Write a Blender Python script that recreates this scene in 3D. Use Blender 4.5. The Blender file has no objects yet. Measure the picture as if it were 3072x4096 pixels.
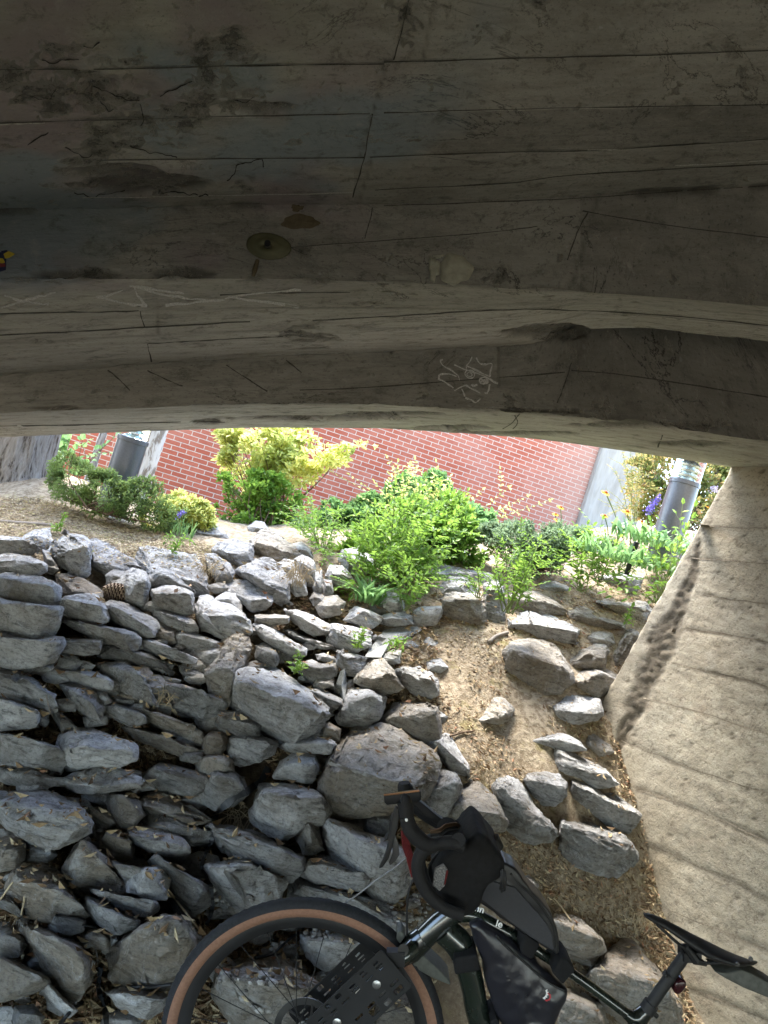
import bpy, bmesh, math, random
import numpy as np
from mathutils import Vector, Matrix
from mathutils.bvhtree import BVHTree
R = math.radians
rng = np.random.default_rng(7); random.seed(7)
scene = bpy.context.scene
COL = scene.collection

# ---------------------------------------------------------------- camera
ROLL = R(17.5); F = 4096*26/36.0; EYE = np.array([0, 0, 1.62])
XC = np.array([math.cos(ROLL), 0, math.sin(ROLL)]); YC = np.array([-math.sin(ROLL), 0, math.cos(ROLL)]); ZC = np.array([0, -1.0, 0])
cam_d = bpy.data.cameras.new("camera"); cam = bpy.data.objects.new("camera", cam_d); COL.objects.link(cam)
cam_d.sensor_fit = 'VERTICAL'; cam_d.sensor_height = 36; cam_d.lens = 26; cam_d.clip_start = .05; cam_d.clip_end = 1000
M = Matrix.Identity(4)
for i in range(3):
    M[i][0] = XC[i]; M[i][1] = YC[i]; M[i][2] = ZC[i]; M[i][3] = EYE[i]
cam.matrix_world = M
scene.camera = cam

# ---------------------------------------------------------------- sky, sun, exposure
SUN_EL, SUN_AZ = R(58), R(-38)     # azimuth clockwise from +Y
w = bpy.data.worlds.new("World"); scene.world = w; w.use_nodes = True
nt = w.node_tree; bg = nt.nodes['Background']; sky = nt.nodes.new('ShaderNodeTexSky')
sky.sky_type = 'NISHITA'; sky.sun_disc = False; sky.sun_elevation = SUN_EL; sky.sun_rotation = SUN_AZ
nt.links.new(sky.outputs[0], bg.inputs[0]); bg.inputs[1].default_value = .15
sd = bpy.data.lights.new("sun", 'SUN'); sd.energy = 1.5; sd.angle = R(22); sd.color = (1, .95, .86)
so = bpy.data.objects.new("sun", sd); COL.objects.link(so)
sv = Vector((math.sin(SUN_AZ)*math.cos(SUN_EL), math.cos(SUN_AZ)*math.cos(SUN_EL), math.sin(SUN_EL)))
so.rotation_euler = sv.to_track_quat('Z', 'Y').to_euler()
scene.view_settings.view_transform = 'Standard'; scene.view_settings.look = 'None'
scene.view_settings.exposure = 3.62; scene.view_settings.gamma = 1
scene.cycles.max_bounces = 8; scene.cycles.diffuse_bounces = 6

# ---------------------------------------------------------------- helpers
def P(px, py, d):
    return EYE + d*(np.array([0, 1.0, 0]) + (px-1536)/F*XC + (2048-py)/F*YC)
def RAY(px, py):
    return np.array([0, 1.0, 0]) + (px-1536)/F*XC + (2048-py)/F*YC
def proj(p):
    q = np.asarray(p)-EYE; d = q[..., 1]
    return 1536+F*(q@XC)/d, 2048-F*(q@YC)/d
def hash3(i, j, k, s):
    n = (i*374761393+j*668265263+k*1274126177+s*982451653) & 0xffffffff
    n = ((n ^ (n >> 13))*1274126177) & 0xffffffff
    n = (n ^ (n >> 16))
    return (n & 0xffffff)/float(0xffffff)*2-1
def vnoise(p, s=0):
    p = np.asarray(p, float); ip = np.floor(p).astype(np.int64); f = p-ip; f = f*f*f*(f*(f*6-15)+10)
    r = 0
    for a in (0, 1):
        for b in (0, 1):
            for c in (0, 1):
                wgt = (f[:, 0] if a else 1-f[:, 0])*(f[:, 1] if b else 1-f[:, 1])*(f[:, 2] if c else 1-f[:, 2])
                r = r+wgt*hash3(ip[:, 0]+a, ip[:, 1]+b, ip[:, 2]+c, s)
    return r
def fbm(p, o=4, s=0):
    r = 0; a = 1; t = 0; p = np.asarray(p, float)
    for k in range(o):
        r = r+a*vnoise(p*2**k, s+k); t += a; a *= .5
    return r/t
def tag(o, label=None, cat=None, group=None, kind=None):
    if label: o['label'] = label
    if cat: o['category'] = cat
    if group: o['group'] = group
    if kind: o['kind'] = kind
    return o
def empty(name, loc, label=None, cat=None, group=None):
    o = bpy.data.objects.new(name, None); COL.objects.link(o); o.location = Vector(loc); o.empty_display_size = .1
    return tag(o, label, cat, group)
def wloc(par):
    l = Vector((0, 0, 0))
    while par is not None:
        l += par.location; par = par.parent
    return l
def add_mesh(name, V, Fc, mats, parent=None, mi=None, tint=None, smooth=False, sharp=None, loc=None):
    """V in world coordinates; the object's origin is put at loc or at its centre"""
    V = np.asarray(V, float)
    if loc is None: loc = np.array([V[:, 0].mean(), V[:, 1].mean(), V[:, 2].min()])
    me = bpy.data.meshes.new(name)
    me.from_pydata((V-np.asarray(loc)).tolist(), [], [tuple(int(i) for i in f) for f in Fc])
    if not isinstance(mats, (list, tuple)): mats = [mats]
    for m in mats: me.materials.append(m)
    if mi is not None: me.polygons.foreach_set('material_index', np.asarray(mi, np.int32))
    if tint is not None:
        a = me.attributes.new('tint', 'FLOAT', 'FACE'); a.data.foreach_set('value', np.asarray(tint, np.float32))
    if smooth: me.polygons.foreach_set('use_smooth', [True]*len(me.polygons))
    me.update()
    if sharp: me.set_sharp_from_angle(angle=R(sharp))
    o = bpy.data.objects.new(name, me); COL.objects.link(o)
    o.location = Vector(loc)-wloc(parent)
    if parent is not None: o.parent = parent
    return o
class MB:
    def __init__(s): s.V = []; s.F = []; s.T = []; s.M = []
    def add(s, V, Fc, t=0., m=0):
        n = len(s.V); s.V += [tuple(v) for v in V]; s.F += [tuple(int(i)+n for i in f) for f in Fc]
        s.T += [t]*len(Fc); s.M += [m]*len(Fc)
    def tube(s, pts, rad, n=8, t=0., m=0, cap=True, flat=None):
        pts = [np.asarray(p, float) for p in pts]
        if not hasattr(rad, '__len__'): rad = [rad]*len(pts)
        V = []; prev = None
        for i, p in enumerate(pts):
            a = pts[min(i+1, len(pts)-1)]-pts[max(i-1, 0)]; a = a/(np.linalg.norm(a)+1e-9)
            if prev is None:
                u = np.array([0, 1.0, 0]) if abs(a[1]) < .9 else np.array([1.0, 0, 0])
            else: u = prev
            u = u-a*(u@a); u /= np.linalg.norm(u)+1e-9; v = np.cross(a, u); prev = u
            for k in range(n):
                th = 2*math.pi*k/n
                V.append(p+rad[i]*(math.cos(th)*u*(flat or 1)+math.sin(th)*v))
        Fc = []
        for i in range(len(pts)-1):
            for k in range(n):
                Fc.append((i*n+k, i*n+(k+1) % n, (i+1)*n+(k+1) % n, (i+1)*n+k))
        if cap: Fc += [tuple(range(n))[::-1], tuple(range((len(pts)-1)*n, len(pts)*n))]
        s.add(V, Fc, t, m)
    def box(s, c, ax, h, t=0., m=0):
        c = np.asarray(c, float); V = []
        for a in (-1, 1):
            for b in (-1, 1):
                for e in (-1, 1): V.append(c+a*h[0]*ax[0]+b*h[1]*ax[1]+e*h[2]*ax[2])
        s.add(V, [(0, 1, 3, 2), (4, 6, 7, 5), (0, 4, 5, 1), (2, 3, 7, 6), (0, 2, 6, 4), (1, 5, 7, 3)], t, m)
    def build(s, name, mats, parent=None, **k):
        return add_mesh(name, s.V, s.F, mats, parent, mi=s.M, tint=s.T, **k)
def smooth_path(pts, n=6):
    pts = [np.asarray(p, float) for p in pts]; out = []
    q = [2*pts[0]-pts[1]]+pts+[2*pts[-1]-pts[-2]]
    for i in range(1, len(q)-2):
        for k in range(n):
            t = k/n
            out.append(.5*((2*q[i])+(-q[i-1]+q[i+1])*t+(2*q[i-1]-5*q[i]+4*q[i+1]-q[i+2])*t*t+(-q[i-1]+3*q[i]-3*q[i+1]+q[i+2])*t**3))
    out.append(pts[-1]); return out

# ---------------------------------------------------------------- materials
def mat(name, rough=.8, spec=.3):
    m = bpy.data.materials.new(name); m.use_nodes = True
    b = m.node_tree.nodes['Principled BSDF']; b.inputs['Roughness'].default_value = rough
    b.inputs['Specular IOR Level'].default_value = spec
    return m, m.node_tree, b
def nd(t, typ, **k):
    n = t.nodes.new(typ)
    for a, v in k.items():
        if a in n.inputs: n.inputs[a].default_value = v
        else: setattr(n, a, v)
    return n
def noise(t, vec, scale, detail=6, rough=.6, dist=0):
    n = nd(t, 'ShaderNodeTexNoise'); n.inputs['Scale'].default_value = scale; n.inputs['Detail'].default_value = detail
    n.inputs['Roughness'].default_value = rough; n.inputs['Distortion'].default_value = dist
    if vec is not None: t.links.new(vec, n.inputs['Vector'])
    return n.outputs['Fac']
def ramp(t, fac, stops, interp='LINEAR'):
    r = t.nodes.new('ShaderNodeValToRGB'); r.color_ramp.interpolation = interp
    e = r.color_ramp.elements
    while len(e) < len(stops): e.new(.5)
    for i, (p, c) in enumerate(stops):
        e[i].position = p; e[i].color = (c, c, c, 1) if not hasattr(c, '__len__') else (*c, 1)
    t.links.new(fac, r.inputs[0]); return r.outputs[0]
def mixc(t, fac, a, b, mode='MIX'):
    n = t.nodes.new('ShaderNodeMix'); n.data_type = 'RGBA'; n.blend_type = mode
    for s, v in ((n.inputs[0], fac), (n.inputs[6], a), (n.inputs[7], b)):
        if hasattr(v, 'links') or hasattr(v, 'is_linked'): t.links.new(v, s)
        else: s.default_value = v if not hasattr(v, '__len__') else (*v, 1)
    return n.outputs[2]
def mth(t, op, a, b=0., c=None):
    n = t.nodes.new('ShaderNodeMath'); n.operation = op
    for s, v in zip(n.inputs, (a, b, c)):
        if v is None: continue
        if hasattr(v, 'is_linked'): t.links.new(v, s)
        else: s.default_value = v
    return n.outputs[0]
def bump(t, b, h, strength=.5, dist=.01, prev=None):
    n = t.nodes.new('ShaderNodeBump'); n.inputs['Strength'].default_value = strength; n.inputs['Distance'].default_value = dist
    t.links.new(h, n.inputs['Height'])
    if prev is not None: t.links.new(prev, n.inputs['Normal'])
    t.links.new(n.outputs[0], b.inputs['Normal']); return n.outputs[0]
def attr(t, name, out='Fac'):
    a = t.nodes.new('ShaderNodeAttribute'); a.attribute_name = name; return a.outputs[out]
def coords(t, rand=True, scale=(1, 1, 1), rot=(0, 0, 0)):
    tc = t.nodes.new('ShaderNodeTexCoord'); mp = t.nodes.new('ShaderNodeMapping')
    mp.inputs['Scale'].default_value = scale; mp.inputs['Rotation'].default_value = rot
    t.links.new(tc.outputs['Object'], mp.inputs['Vector'])
    if rand:
        oi = t.nodes.new('ShaderNodeObjectInfo'); v = t.nodes.new('ShaderNodeVectorMath'); v.operation = 'SCALE'
        cb = t.nodes.new('ShaderNodeCombineXYZ')
        for i in range(3): t.links.new(oi.outputs['Random'], cb.inputs[i])
        t.links.new(cb.outputs[0], v.inputs[0]); v.inputs['Scale'].default_value = 37.
        t.links.new(v.outputs[0], mp.inputs['Location'])
    return mp.outputs[0]
def rock_material(name, c1, c2, c3, dirt, dirt_amt):
    m, t, b = mat(name, .82, .22)
    v = coords(t); vs = coords(t, scale=(1, 1, 3.6), rot=(.4, .25, 0))
    n1 = noise(t, v, 4, 5, .6, .3); n2 = noise(t, vs, 11, 9, .72, .8); n3 = noise(t, v, 75, 5, .75)
    c = ramp(t, n1, [(.3, c1), (.52, c2), (.72, c3)])
    c = mixc(t, ramp(t, n2, [(.40, 0.), (.66, .8)]), c, [min(1, x*1.65) for x in c2])
    c = mixc(t, ramp(t, n2, [(.33, .9), (.46, 0.)]), c, [x*.42 for x in c1])
    c = mixc(t, ramp(t, noise(t, v, 3.2, 7, .78, .6), [(.52-dirt_amt*.12, 0.), (.66, .8)]), c, dirt)
    vein = mth(t, 'ABSOLUTE', mth(t, 'SUBTRACT', noise(t, v, 5, 7, .62, 1.6), .5))
    c = mixc(t, ramp(t, vein, [(.0, .55), (.009, 0.)]), c, (.55, .55, .54))
    vc = nd(t, 'ShaderNodeTexVoronoi', feature='DISTANCE_TO_EDGE'); vc.inputs['Scale'].default_value = 7; 
    wv = t.nodes.new('ShaderNodeVectorMath'); wv.operation = 'ADD'; t.links.new(vs, wv.inputs[0]); nz = t.nodes.new('ShaderNodeTexNoise'); nz.inputs['Scale'].default_value = 9; nz.inputs['Detail'].default_value = 6; t.links.new(vs, nz.inputs['Vector'])
    ms = t.nodes.new('ShaderNodeVectorMath'); ms.operation = 'SCALE'; ms.inputs['Scale'].default_value = .35; t.links.new(nz.outputs['Color'], ms.inputs[0]); t.links.new(ms.outputs[0], wv.inputs[1]); t.links.new(wv.outputs[0], vc.inputs['Vector'])
    crk = mth(t, 'MULTIPLY', ramp(t, vc.outputs['Distance'], [(.0, 1.), (.022, 0.)]), ramp(t, noise(t, v, 6, 3), [(.5, 0.), (.6, 1.)]))
    c = mixc(t, mth(t, 'MULTIPLY', crk, .75), c, (.03, .03, .03))
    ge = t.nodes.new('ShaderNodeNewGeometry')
    c = mixc(t, ramp(t, ge.outputs['Pointiness'], [(.52, 0.), (.6, .55)]), c, [min(.62, x*1.9) for x in c3])  # edge wear, with whitish highlights put into the colour
    c = mixc(t, ramp(t, ge.outputs['Pointiness'], [(.40, .6), (.48, 0.)]), c, [x*.35 for x in dirt])  # cavities darkened, shade put into the stone colour
    oi = t.nodes.new('ShaderNodeObjectInfo'); k = mth(t, 'MULTIPLY_ADD', oi.outputs['Random'], .5, .75)
    hs = t.nodes.new('ShaderNodeHueSaturation'); t.links.new(c, hs.inputs['Color']); t.links.new(k, hs.inputs['Value'])
    sp = mixc(t, ramp(t, n3, [(.34, .5), (.5, 0.)]), hs.outputs[0], (.04, .04, .04))
    t.links.new(sp, b.inputs['Base Color'])
    p = bump(t, b, n2, 1., .035); p = bump(t, b, n3, .5, .006, p); p = bump(t, b, crk, -1., .02, p); bump(t, b, noise(t, vs, 22, 8, .75, .5), .7, .014, p)
    return m
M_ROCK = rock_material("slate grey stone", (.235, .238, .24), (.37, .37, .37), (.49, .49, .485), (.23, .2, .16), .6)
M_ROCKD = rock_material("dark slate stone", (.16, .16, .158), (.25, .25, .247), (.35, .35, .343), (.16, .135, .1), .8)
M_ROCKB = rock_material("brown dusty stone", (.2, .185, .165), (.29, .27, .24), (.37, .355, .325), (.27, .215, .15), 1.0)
def leaf_material(name, c1, c2, c3, trans=.35, rough=.5):
    m, t, b = mat(name, rough, .35)
    c = ramp(t, attr(t, 'tint'), [(0., c1), (.55, c2), (1., c3)])
    t.links.new(c, b.inputs['Base Color'])
    tr = t.nodes.new('ShaderNodeBsdfTranslucent')
    g = mixc(t, .5, c, [min(1, x*1.8) for x in c3]); t.links.new(g, tr.inputs[0])
    mx = t.nodes.new('ShaderNodeMixShader'); mx.inputs[0].default_value = trans
    t.links.new(b.outputs[0], mx.inputs[1]); t.links.new(tr.outputs[0], mx.inputs[2])
    t.links.new(mx.outputs[0], t.nodes['Material Output'].inputs[0]); return m
def tint_material(name, stops, rough=.85, bs=40, bst=.3):
    m, t, b = mat(name, rough, .2)
    c = ramp(t, attr(t, 'tint'), stops); v = coords(t, False)
    c = mixc(t, ramp(t, noise(t, v, bs, 4), [(.35, .45), (.6, 0.)]), c, [x*.4 for x in stops[0][1]])
    t.links.new(c, b.inputs['Base Color']); bump(t, b, noise(t, v, bs, 4), bst, .004); return m
def plain(name, c, rough=.5, spec=.5, metal=0, bs=None, bst=.2, var=.25):
    m, t, b = mat(name, rough, spec); b.inputs['Metallic'].default_value = metal
    v = coords(t, False)
    f = noise(t, v, bs or 12, 5)
    cc = mixc(t, ramp(t, f, [(.3, 0.), (.7, 1.)]), [x*(1-var) for x in c], [min(1, x*(1+var)) for x in c])
    t.links.new(cc, b.inputs['Base Color'])
    if bs: bump(t, b, f, bst, .004)
    t.links.new(mth(t, 'MULTIPLY_ADD', noise(t, v, 7, 4), .3, rough-.15), b.inputs['Roughness'])
    return m
M_STEM = plain("green stem", (.16, .2, .07), .7, .3)
M_TWIG = plain("brown twig", (.13, .09, .06), .85, .2)
M_BLACK = plain("black plastic", (.012, .012, .013), .55, .35)
M_TAPE = plain("black bar tape", (.013, .013, .014), .72, .25, bs=300, bst=.3)
M_CLOTH = plain("black nylon", (.011, .011, .012), .85, .2, bs=60, bst=.4)

# ---------------------------------------------------------------- ground
ctrl = []
for px, py, d in [(0, 4096, 2.02), (768, 4096, 2.2), (1536, 4096, 2.45), (2304, 4096, 2.75), (2776, 4093, 3.11),
                  (0, 3600, 2.35), (768, 3600, 2.55), (1536, 3600, 2.78), (2304, 3600, 3.2), (2610, 3600, 3.43),
                  (0, 3200, 2.62), (768, 3200, 2.87), (1536, 3200, 3.1), (2304, 3200, 3.5), (2573, 3371, 3.58), (2480, 3050, 3.82),
                  (0, 2800, 2.95), (768, 2800, 3.25), (1536, 2800, 3.55), (2000, 2800, 3.8), (2400, 2815, 4.06),
                  (0, 2450, 3.35), (768, 2450, 3.75), (1536, 2450, 4.15), (2304, 2450, 4.6),
                  (0, 2250, 3.75), (768, 2250, 4.25), (1536, 2250, 4.8), (2304, 2250, 5.25), (2700, 2250, 5.2),
                  (0, 2100, 4.35), (400, 2110, 4.7), (768, 2120, 5.1), (1536, 2130, 5.7), (2304, 2130, 6.0), (2700, 2180, 5.3),
                  (200, 1945, 5.05), (0, 1960, 4.95), (450, 2040, 5.2), (-500, 2000, 4.6), (-500, 3000, 2.6), (3400, 2300, 5.6)]:
    ctrl.append(P(px, py, d))
for p in [(0, 0, -.12), (-2.2, 0, -.05), (2.4, 0, -.3), (0, 1.1, -.1), (.2, 1.88, -.08), (1.22, 1.88, -.28), (-1.2, 1.2, -.1), (2.3, 2.4, -.25),
          (-3.5, 5, 1.1), (-4, 7.5, .9), (-2, 7.2, .95), (0, 7.5, 1.35), (2.2, 7.6, 1.9), (-2.4, 9.2, .7), (0, 10, 1.2), (2.2, 10.6, 1.8), (5, 8, 2.2),
          (-7, 3, .8), (-7, 11, .8), (7, 11, 2.3), (4.5, 4.5, 2.1), (-6, -3, 0), (6, -3, -.3), (0, 14, 1.4), (3.2, 1.0, -.3)]:
    ctrl.append(np.array(p, float))
ctrl = np.array(ctrl)
def tps(r2): return np.where(r2 > 1e-12, .5*r2*np.log(np.maximum(r2, 1e-12)), 0)
_n = len(ctrl); _K = tps(((ctrl[:, None, :2]-ctrl[None, :, :2])**2).sum(-1))+np.eye(_n)*.012
_A = np.zeros((_n+3, _n+3)); _A[:_n, :_n] = _K; _A[:_n, _n] = 1; _A[:_n, _n+1:] = ctrl[:, :2]; _A[_n, :_n] = 1; _A[_n+1:, :_n] = ctrl[:, :2].T
_w = np.linalg.solve(_A, np.r_[ctrl[:, 2], 0, 0, 0])
def zt(x, y):
    x = np.clip(np.atleast_1d(np.asarray(x, float)), -7, 7); y = np.clip(np.atleast_1d(np.asarray(y, float)), -3, 13)
    sh = np.broadcast(x, y).shape; x = np.broadcast_to(x, sh).ravel(); y = np.broadcast_to(y, sh).ravel()
    out = np.zeros(len(x))
    for i in range(0, len(x), 20000):
        r2 = (x[i:i+20000, None]-ctrl[None, :, 0])**2+(y[i:i+20000, None]-ctrl[None, :, 1])**2
        out[i:i+20000] = tps(r2)@_w[:_n]+_w[_n]+_w[_n+1]*x[i:i+20000]+_w[_n+2]*y[i:i+20000]
    return out.reshape(sh)
_D = np.linspace(1.6, 9, 420)
def dground(px, py):
    r = RAY(px, py); pts = EYE+_D[:, None]*r
    below = pts[:, 2] < zt(pts[:, 0], pts[:, 1])
    return float(_D[np.argmax(below)]) if below.any() else 9.
def relief(x, y):
    p = np.c_[x, y, 0*x]
    return .03*fbm(p*2.2, 3, 3)+.012*fbm(p*9, 3, 5)+.005*fbm(p*34, 2, 8)
def axis(lo, hi, step, far):
    c = list(np.arange(lo, hi, step)); a = []; s = step; v = hi
    while v < far: a.append(v); s *= 1.35; v += s
    b = []; s = step; v = lo
    while v > -far:
        s *= 1.35; v -= s; b.append(v)
    return np.array(b[::-1]+c+a)
gx = axis(-3.2, 3.4, .022, 250); gy = axis(1.4, 6.2, .022, 250)
GX, GY = np.meshgrid(gx, gy); x = GX.ravel(); y = GY.ravel()
z = zt(x, y)+relief(x, y)
_gp = np.c_[x, np.maximum(y, .3), z]; GPX, GPY = proj(_gp)
sg = lambda a: 1/(1+np.exp(-np.clip(a, -30, 30)))
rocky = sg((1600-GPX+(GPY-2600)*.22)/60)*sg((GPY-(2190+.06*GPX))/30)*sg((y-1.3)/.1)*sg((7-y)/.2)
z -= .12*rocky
V = np.c_[x, y, z]; nx = len(gx); ny = len(gy)
idx = np.arange(nx*ny).reshape(ny, nx)
Fc = np.c_[idx[:-1, :-1].ravel(), idx[:-1, 1:].ravel(), idx[1:, 1:].ravel(), idx[1:, :-1].ravel()]
m, t, b = mat("dry earth", .95, .1)
v = coords(t, False)
n1 = noise(t, v, 2.2, 6, .6); n2 = noise(t, v, 28, 6, .7); n3 = noise(t, v, 120, 3, .7)
c = ramp(t, n1, [(.3, (.26, .205, .14)), (.5, (.37, .305, .22)), (.7, (.45, .38, .28))])
c = mixc(t, ramp(t, n2, [(.42, .8), (.58, 0.)]), c, (.15, .11, .07))
c = mixc(t, ramp(t, n3, [(.56, 0.), (.66, .8)]), c, (.42, .36, .25))
c = mixc(t, ramp(t, noise(t, v, 5, 5, .7), [(.56, 0.), (.68, .5)]), c, (.27, .24, .07))
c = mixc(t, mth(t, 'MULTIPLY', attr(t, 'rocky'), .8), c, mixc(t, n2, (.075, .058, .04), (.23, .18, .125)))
t.links.new(c, b.inputs['Base Color']); p = bump(t, b, n2, .7, .02); bump(t, b, n3, .6, .008, p)
M_EARTH = m
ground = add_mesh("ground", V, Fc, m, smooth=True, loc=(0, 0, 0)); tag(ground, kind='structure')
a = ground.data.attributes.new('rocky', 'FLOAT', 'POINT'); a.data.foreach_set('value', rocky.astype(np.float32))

# ---------------------------------------------------------------- bridge
ST = [-1800, -900, -400, 0, 512, 1024, 1536, 2048, 2200, 2320, 2560, 3072, 3500, 5200]
LA = [950, 905, 872, 845, 832, 818, 818, 797, 790, 783, 765, 741, 725, 690]
LB = [1170, 1135, 1125, 1119, 1116, 1114, 1127, 1154, 1161, 1167, 1182, 1226, 1270, 1400]
LC = [1690, 1570, 1535, 1504, 1463, 1432, 1411, 1384, 1368, 1316, 1311, 1365, 1420, 1640]
DC = [3.25, 3.25, 3.25, 3.25, 3.25, 3.25, 3.25, 3.22, 3.1, 2.75, 2.6, 2.54, 2.52, 2.5]
CU = [0, 0, 0, 0, 0, 0, 0, .004, .05, .25, .35, .35, .35, 0.35]
LE = [1800, 1700, 1672, 1652, 1633, 1617, 1619, 1649, 1660, 1671, 1694, 1767, 1850, 2170]
LF = [1890, 1800, 1772, 1749, 1727, 1710, 1713, 1747, 1762, 1778, 1812, 1890, 1965, 2290]
SU_ = np.linspace(-1800, 5200, 527); S = np.r_[np.arange(-1800, -100, 50), np.arange(-100, 3200, 13.3), np.arange(3200, 5201, 50)]
def smooth_interp(a):
    v = np.interp(SU_, ST, a); k = np.exp(-np.linspace(-2, 2, 17)**2); k /= k.sum()
    return np.interp(S, SU_, np.convolve(np.pad(v, 8, mode='reflect', reflect_type='odd'), k, 'valid'))
A_, B_, C_, DC_, CU_, E_, F_ = [smooth_interp(a) for a in (LA, LB, LC, DC, CU, LE, LF)]
def row(py, d): return np.array([P(s, a, e) for s, a, e in zip(S, py, np.broadcast_to(d, S.shape))])
rA = row(A_, 2.27); rB = row(B_, 2.25); rC = row(C_, DC_); rE = row(E_, 3.25); rF = row(F_, 4.0)
rows = []
def seg(r0, r1, n, band, last=False):
    for k in range(n+(1 if last else 0)):
        rows.append((r0+(r1-r0)*k/n, band+k/n))
def slab_row(py):       # level along y: the depth where the ray meets the height of row A
    out = []
    for s, q, a in zip(S, py, rA):
        r = RAY(s, q); d = (a[2]-EYE[2])/max(r[2], .12); out.append(EYE+r*d)
    return np.array(out)
rn = slab_row(S*0-420); back = rn.copy(); back[:, 1] = -5.2
step = np.array([0, 0, .007])
l1 = slab_row(np.interp(S, [0, 1536, 3072], [278, 258, 200])); l2 = slab_row(np.interp(S, [0, 1400, 1600, 3072], [490, 458, 449, 418]))
l3 = slab_row(np.interp(S, [0, 1400, 1900, 2560, 3072], [642, 632, 612, 593, 556]))
seg(back, rn, 12, 0); seg(rn, l1, 50, 1); seg(l1+step*.3, l2+step*.3, 26, 2); seg(l2-step*.3, l3-step*.3, 26, 3); seg(l3+step*.2, rA, 34, 4)
seg(rA, rB, 30, 5)
hm1 = rB+(rC-rB)*.30; hm2 = rB+(rC-rB)*.58
seg(rB, hm1, 14, 6); seg(hm1+step*.4, hm2+step*.4, 14, 7); seg(hm2, rC, 18, 8)
rCu = rC+np.c_[0*S, .02*(CU_ > .02), CU_]; rDu = rC.copy(); rDu[:, 1] = 3.25; rDu[:, 2] += CU_*1.02
k_ = CU_ < .004
rCu[k_] = rC[k_]; rDu[k_] = rC[k_]
seg(rC, rCu, 4, 9); seg(rCu, rDu, 3, 10); seg(rDu, rE, 34, 11)
seg(rE, rF, 34, 12)
top = rF.copy(); top[:, 2] = 3.75; seg(rF, top, 8, 13); tb = top.copy(); tb[:, 1] = -5.2; seg(top, tb, 6, 14)
seg(tb, back, 4, 15, True)
G = np.array([r[0] for r in rows]); BAND = np.array([r[1] for r in rows])
nr, ns = G.shape[:2]
# displacement: fine unevenness, ragged arrises, spalls and holes
dv = np.gradient(G, axis=0); du = np.gradient(G, axis=1); N = np.cross(du, dv); N /= np.linalg.norm(N, axis=2, keepdims=True)+1e-9
# make N point out of the concrete (towards the air below): for the slab this is -z
if N[20, 150, 2] > 0: N = -N
Gf = G.reshape(-1, 3); PX, PY = proj(Gf); bandv = np.repeat(BAND, ns)
disp = .0022*fbm(Gf*np.array([5, 5, 5]), 4, 11)+.0014*fbm(Gf*np.array([9, 40, 40]), 3, 12)
vis = (Gf[:, 1] > .8) & (bandv < 13)
dark = np.zeros(len(Gf)); REG = np.zeros(len(Gf))
_wp = Gf+.05*np.c_[fbm(Gf*6+3, 3, 71), fbm(Gf*6+9, 3, 72), fbm(Gf*6+5, 3, 73)]; rag = fbm(_wp*11, 5, 21); rag2 = fbm(_wp*17+31.7, 4, 22); lowf = fbm(Gf*5, 3, 24)
SP = [(250, 330, 330, 150, .02), (520, 470, 300, 130, .018), (880, 200, 170, 110, .018), (560, 740, 260, 45, .02), (330, 600, 120, 60, .02), (880, 350, 200, 90, .012), (300, 1095, 170, 26, .014),
      (720, 1092, 120, 24, .014), (1640, 120, 60, 130, .01), (1240, 1340, 130, 50, .014), (2180, 1330, 190, 36, .03), (820, 1690, 60, 12, .03), (1250, 1672, 400, 9, .035), (1480, 1660, 120, 14, .04),
      (1800, 1712, 130, 12, .045), (2050, 1733, 260, 9, .03), (2750, 1775, 160, 14, .012), (2100, 1640, 330, 9, .02), (2650, 1700, 360, 14, .018), (230, 1630, 100, 10, .012), (1680, 1655, 90, 8, .012),
      (1990, 1105, 60, 40, .012), (420, 690, 200, 30, .014), (1030, 430, 160, 30, .014)]
for (cx, cy, rx, ry, dp) in SP:
    e = ((PX-cx)/rx)**2+((PY-cy)/ry)**2
    k = np.clip((1.15-e+.9*rag+.5*lowf)*1.6, 0, 1)*np.exp(-np.maximum(e-1.5, 0)*2)*vis
    REG = np.maximum(REG, np.clip(1.5-e, 0, 1)*vis*(1 if rx/ry < 4 else .9))
    mk = np.where(rx/ry > 4, 1., np.clip((rag2-.02)*9, 0, 1)+.06)
    disp -= dp*(.45 if rx/ry < 4 else 1.)*k*mk*(.6+.6*np.abs(rag2)); dark = np.maximum(dark, k*mk*(.25 if rx/ry < 4 else 1.))
bite = np.clip(fbm(Gf*7, 4, 31)-.28, 0, 1)*.05          # ragged lower lip of the far beam
disp -= np.where((bandv > 12.85) & (bandv < 13.02) & (PX > 1600) & (PX < 2100), bite*1.5, 0)
fr_ = np.abs((bandv+.5) % 1-.5); wob = fbm(Gf*2.3, 2, 77)
ROWN = np.repeat(np.arange(nr), ns); isb = np.zeros(nr, bool); b0 = 0
for k_i in range(1, nr):
    if int(BAND[k_i]+1e-6) != int(BAND[k_i-1]+1e-6): isb[k_i] = int(BAND[k_i]+1e-6) in (2, 3, 4, 7, 8)
sm = isb[ROWN]*np.clip(.55+wob*1.5, .05, 1)
jx = lambda lo, hi, x0, sl, wd_=5: np.exp(-((PX-x0-sl*(PY-500))/wd_)**2)*((bandv >= lo) & (bandv < hi))
sm = np.maximum(sm, .8*np.maximum.reduce([jx(2, 4, 1478, -.28), jx(4, 5, 1530, -.3), jx(1, 2, 1640, -.2, 7), jx(6.1, 8, 590, .05), jx(11, 12, 2700, -.42, 7), jx(5, 6, 2480, -.3, 9), jx(6, 8, 2760, -.4, 4)]))
disp -= .004*sm; dark = np.maximum(dark, sm*.8)
edge_r = np.zeros(len(Gf))
for bb in (5, 6, 9, 12, 13): edge_r = np.maximum(edge_r, np.exp(-(np.abs(bandv-bb)/.035)**2))
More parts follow.
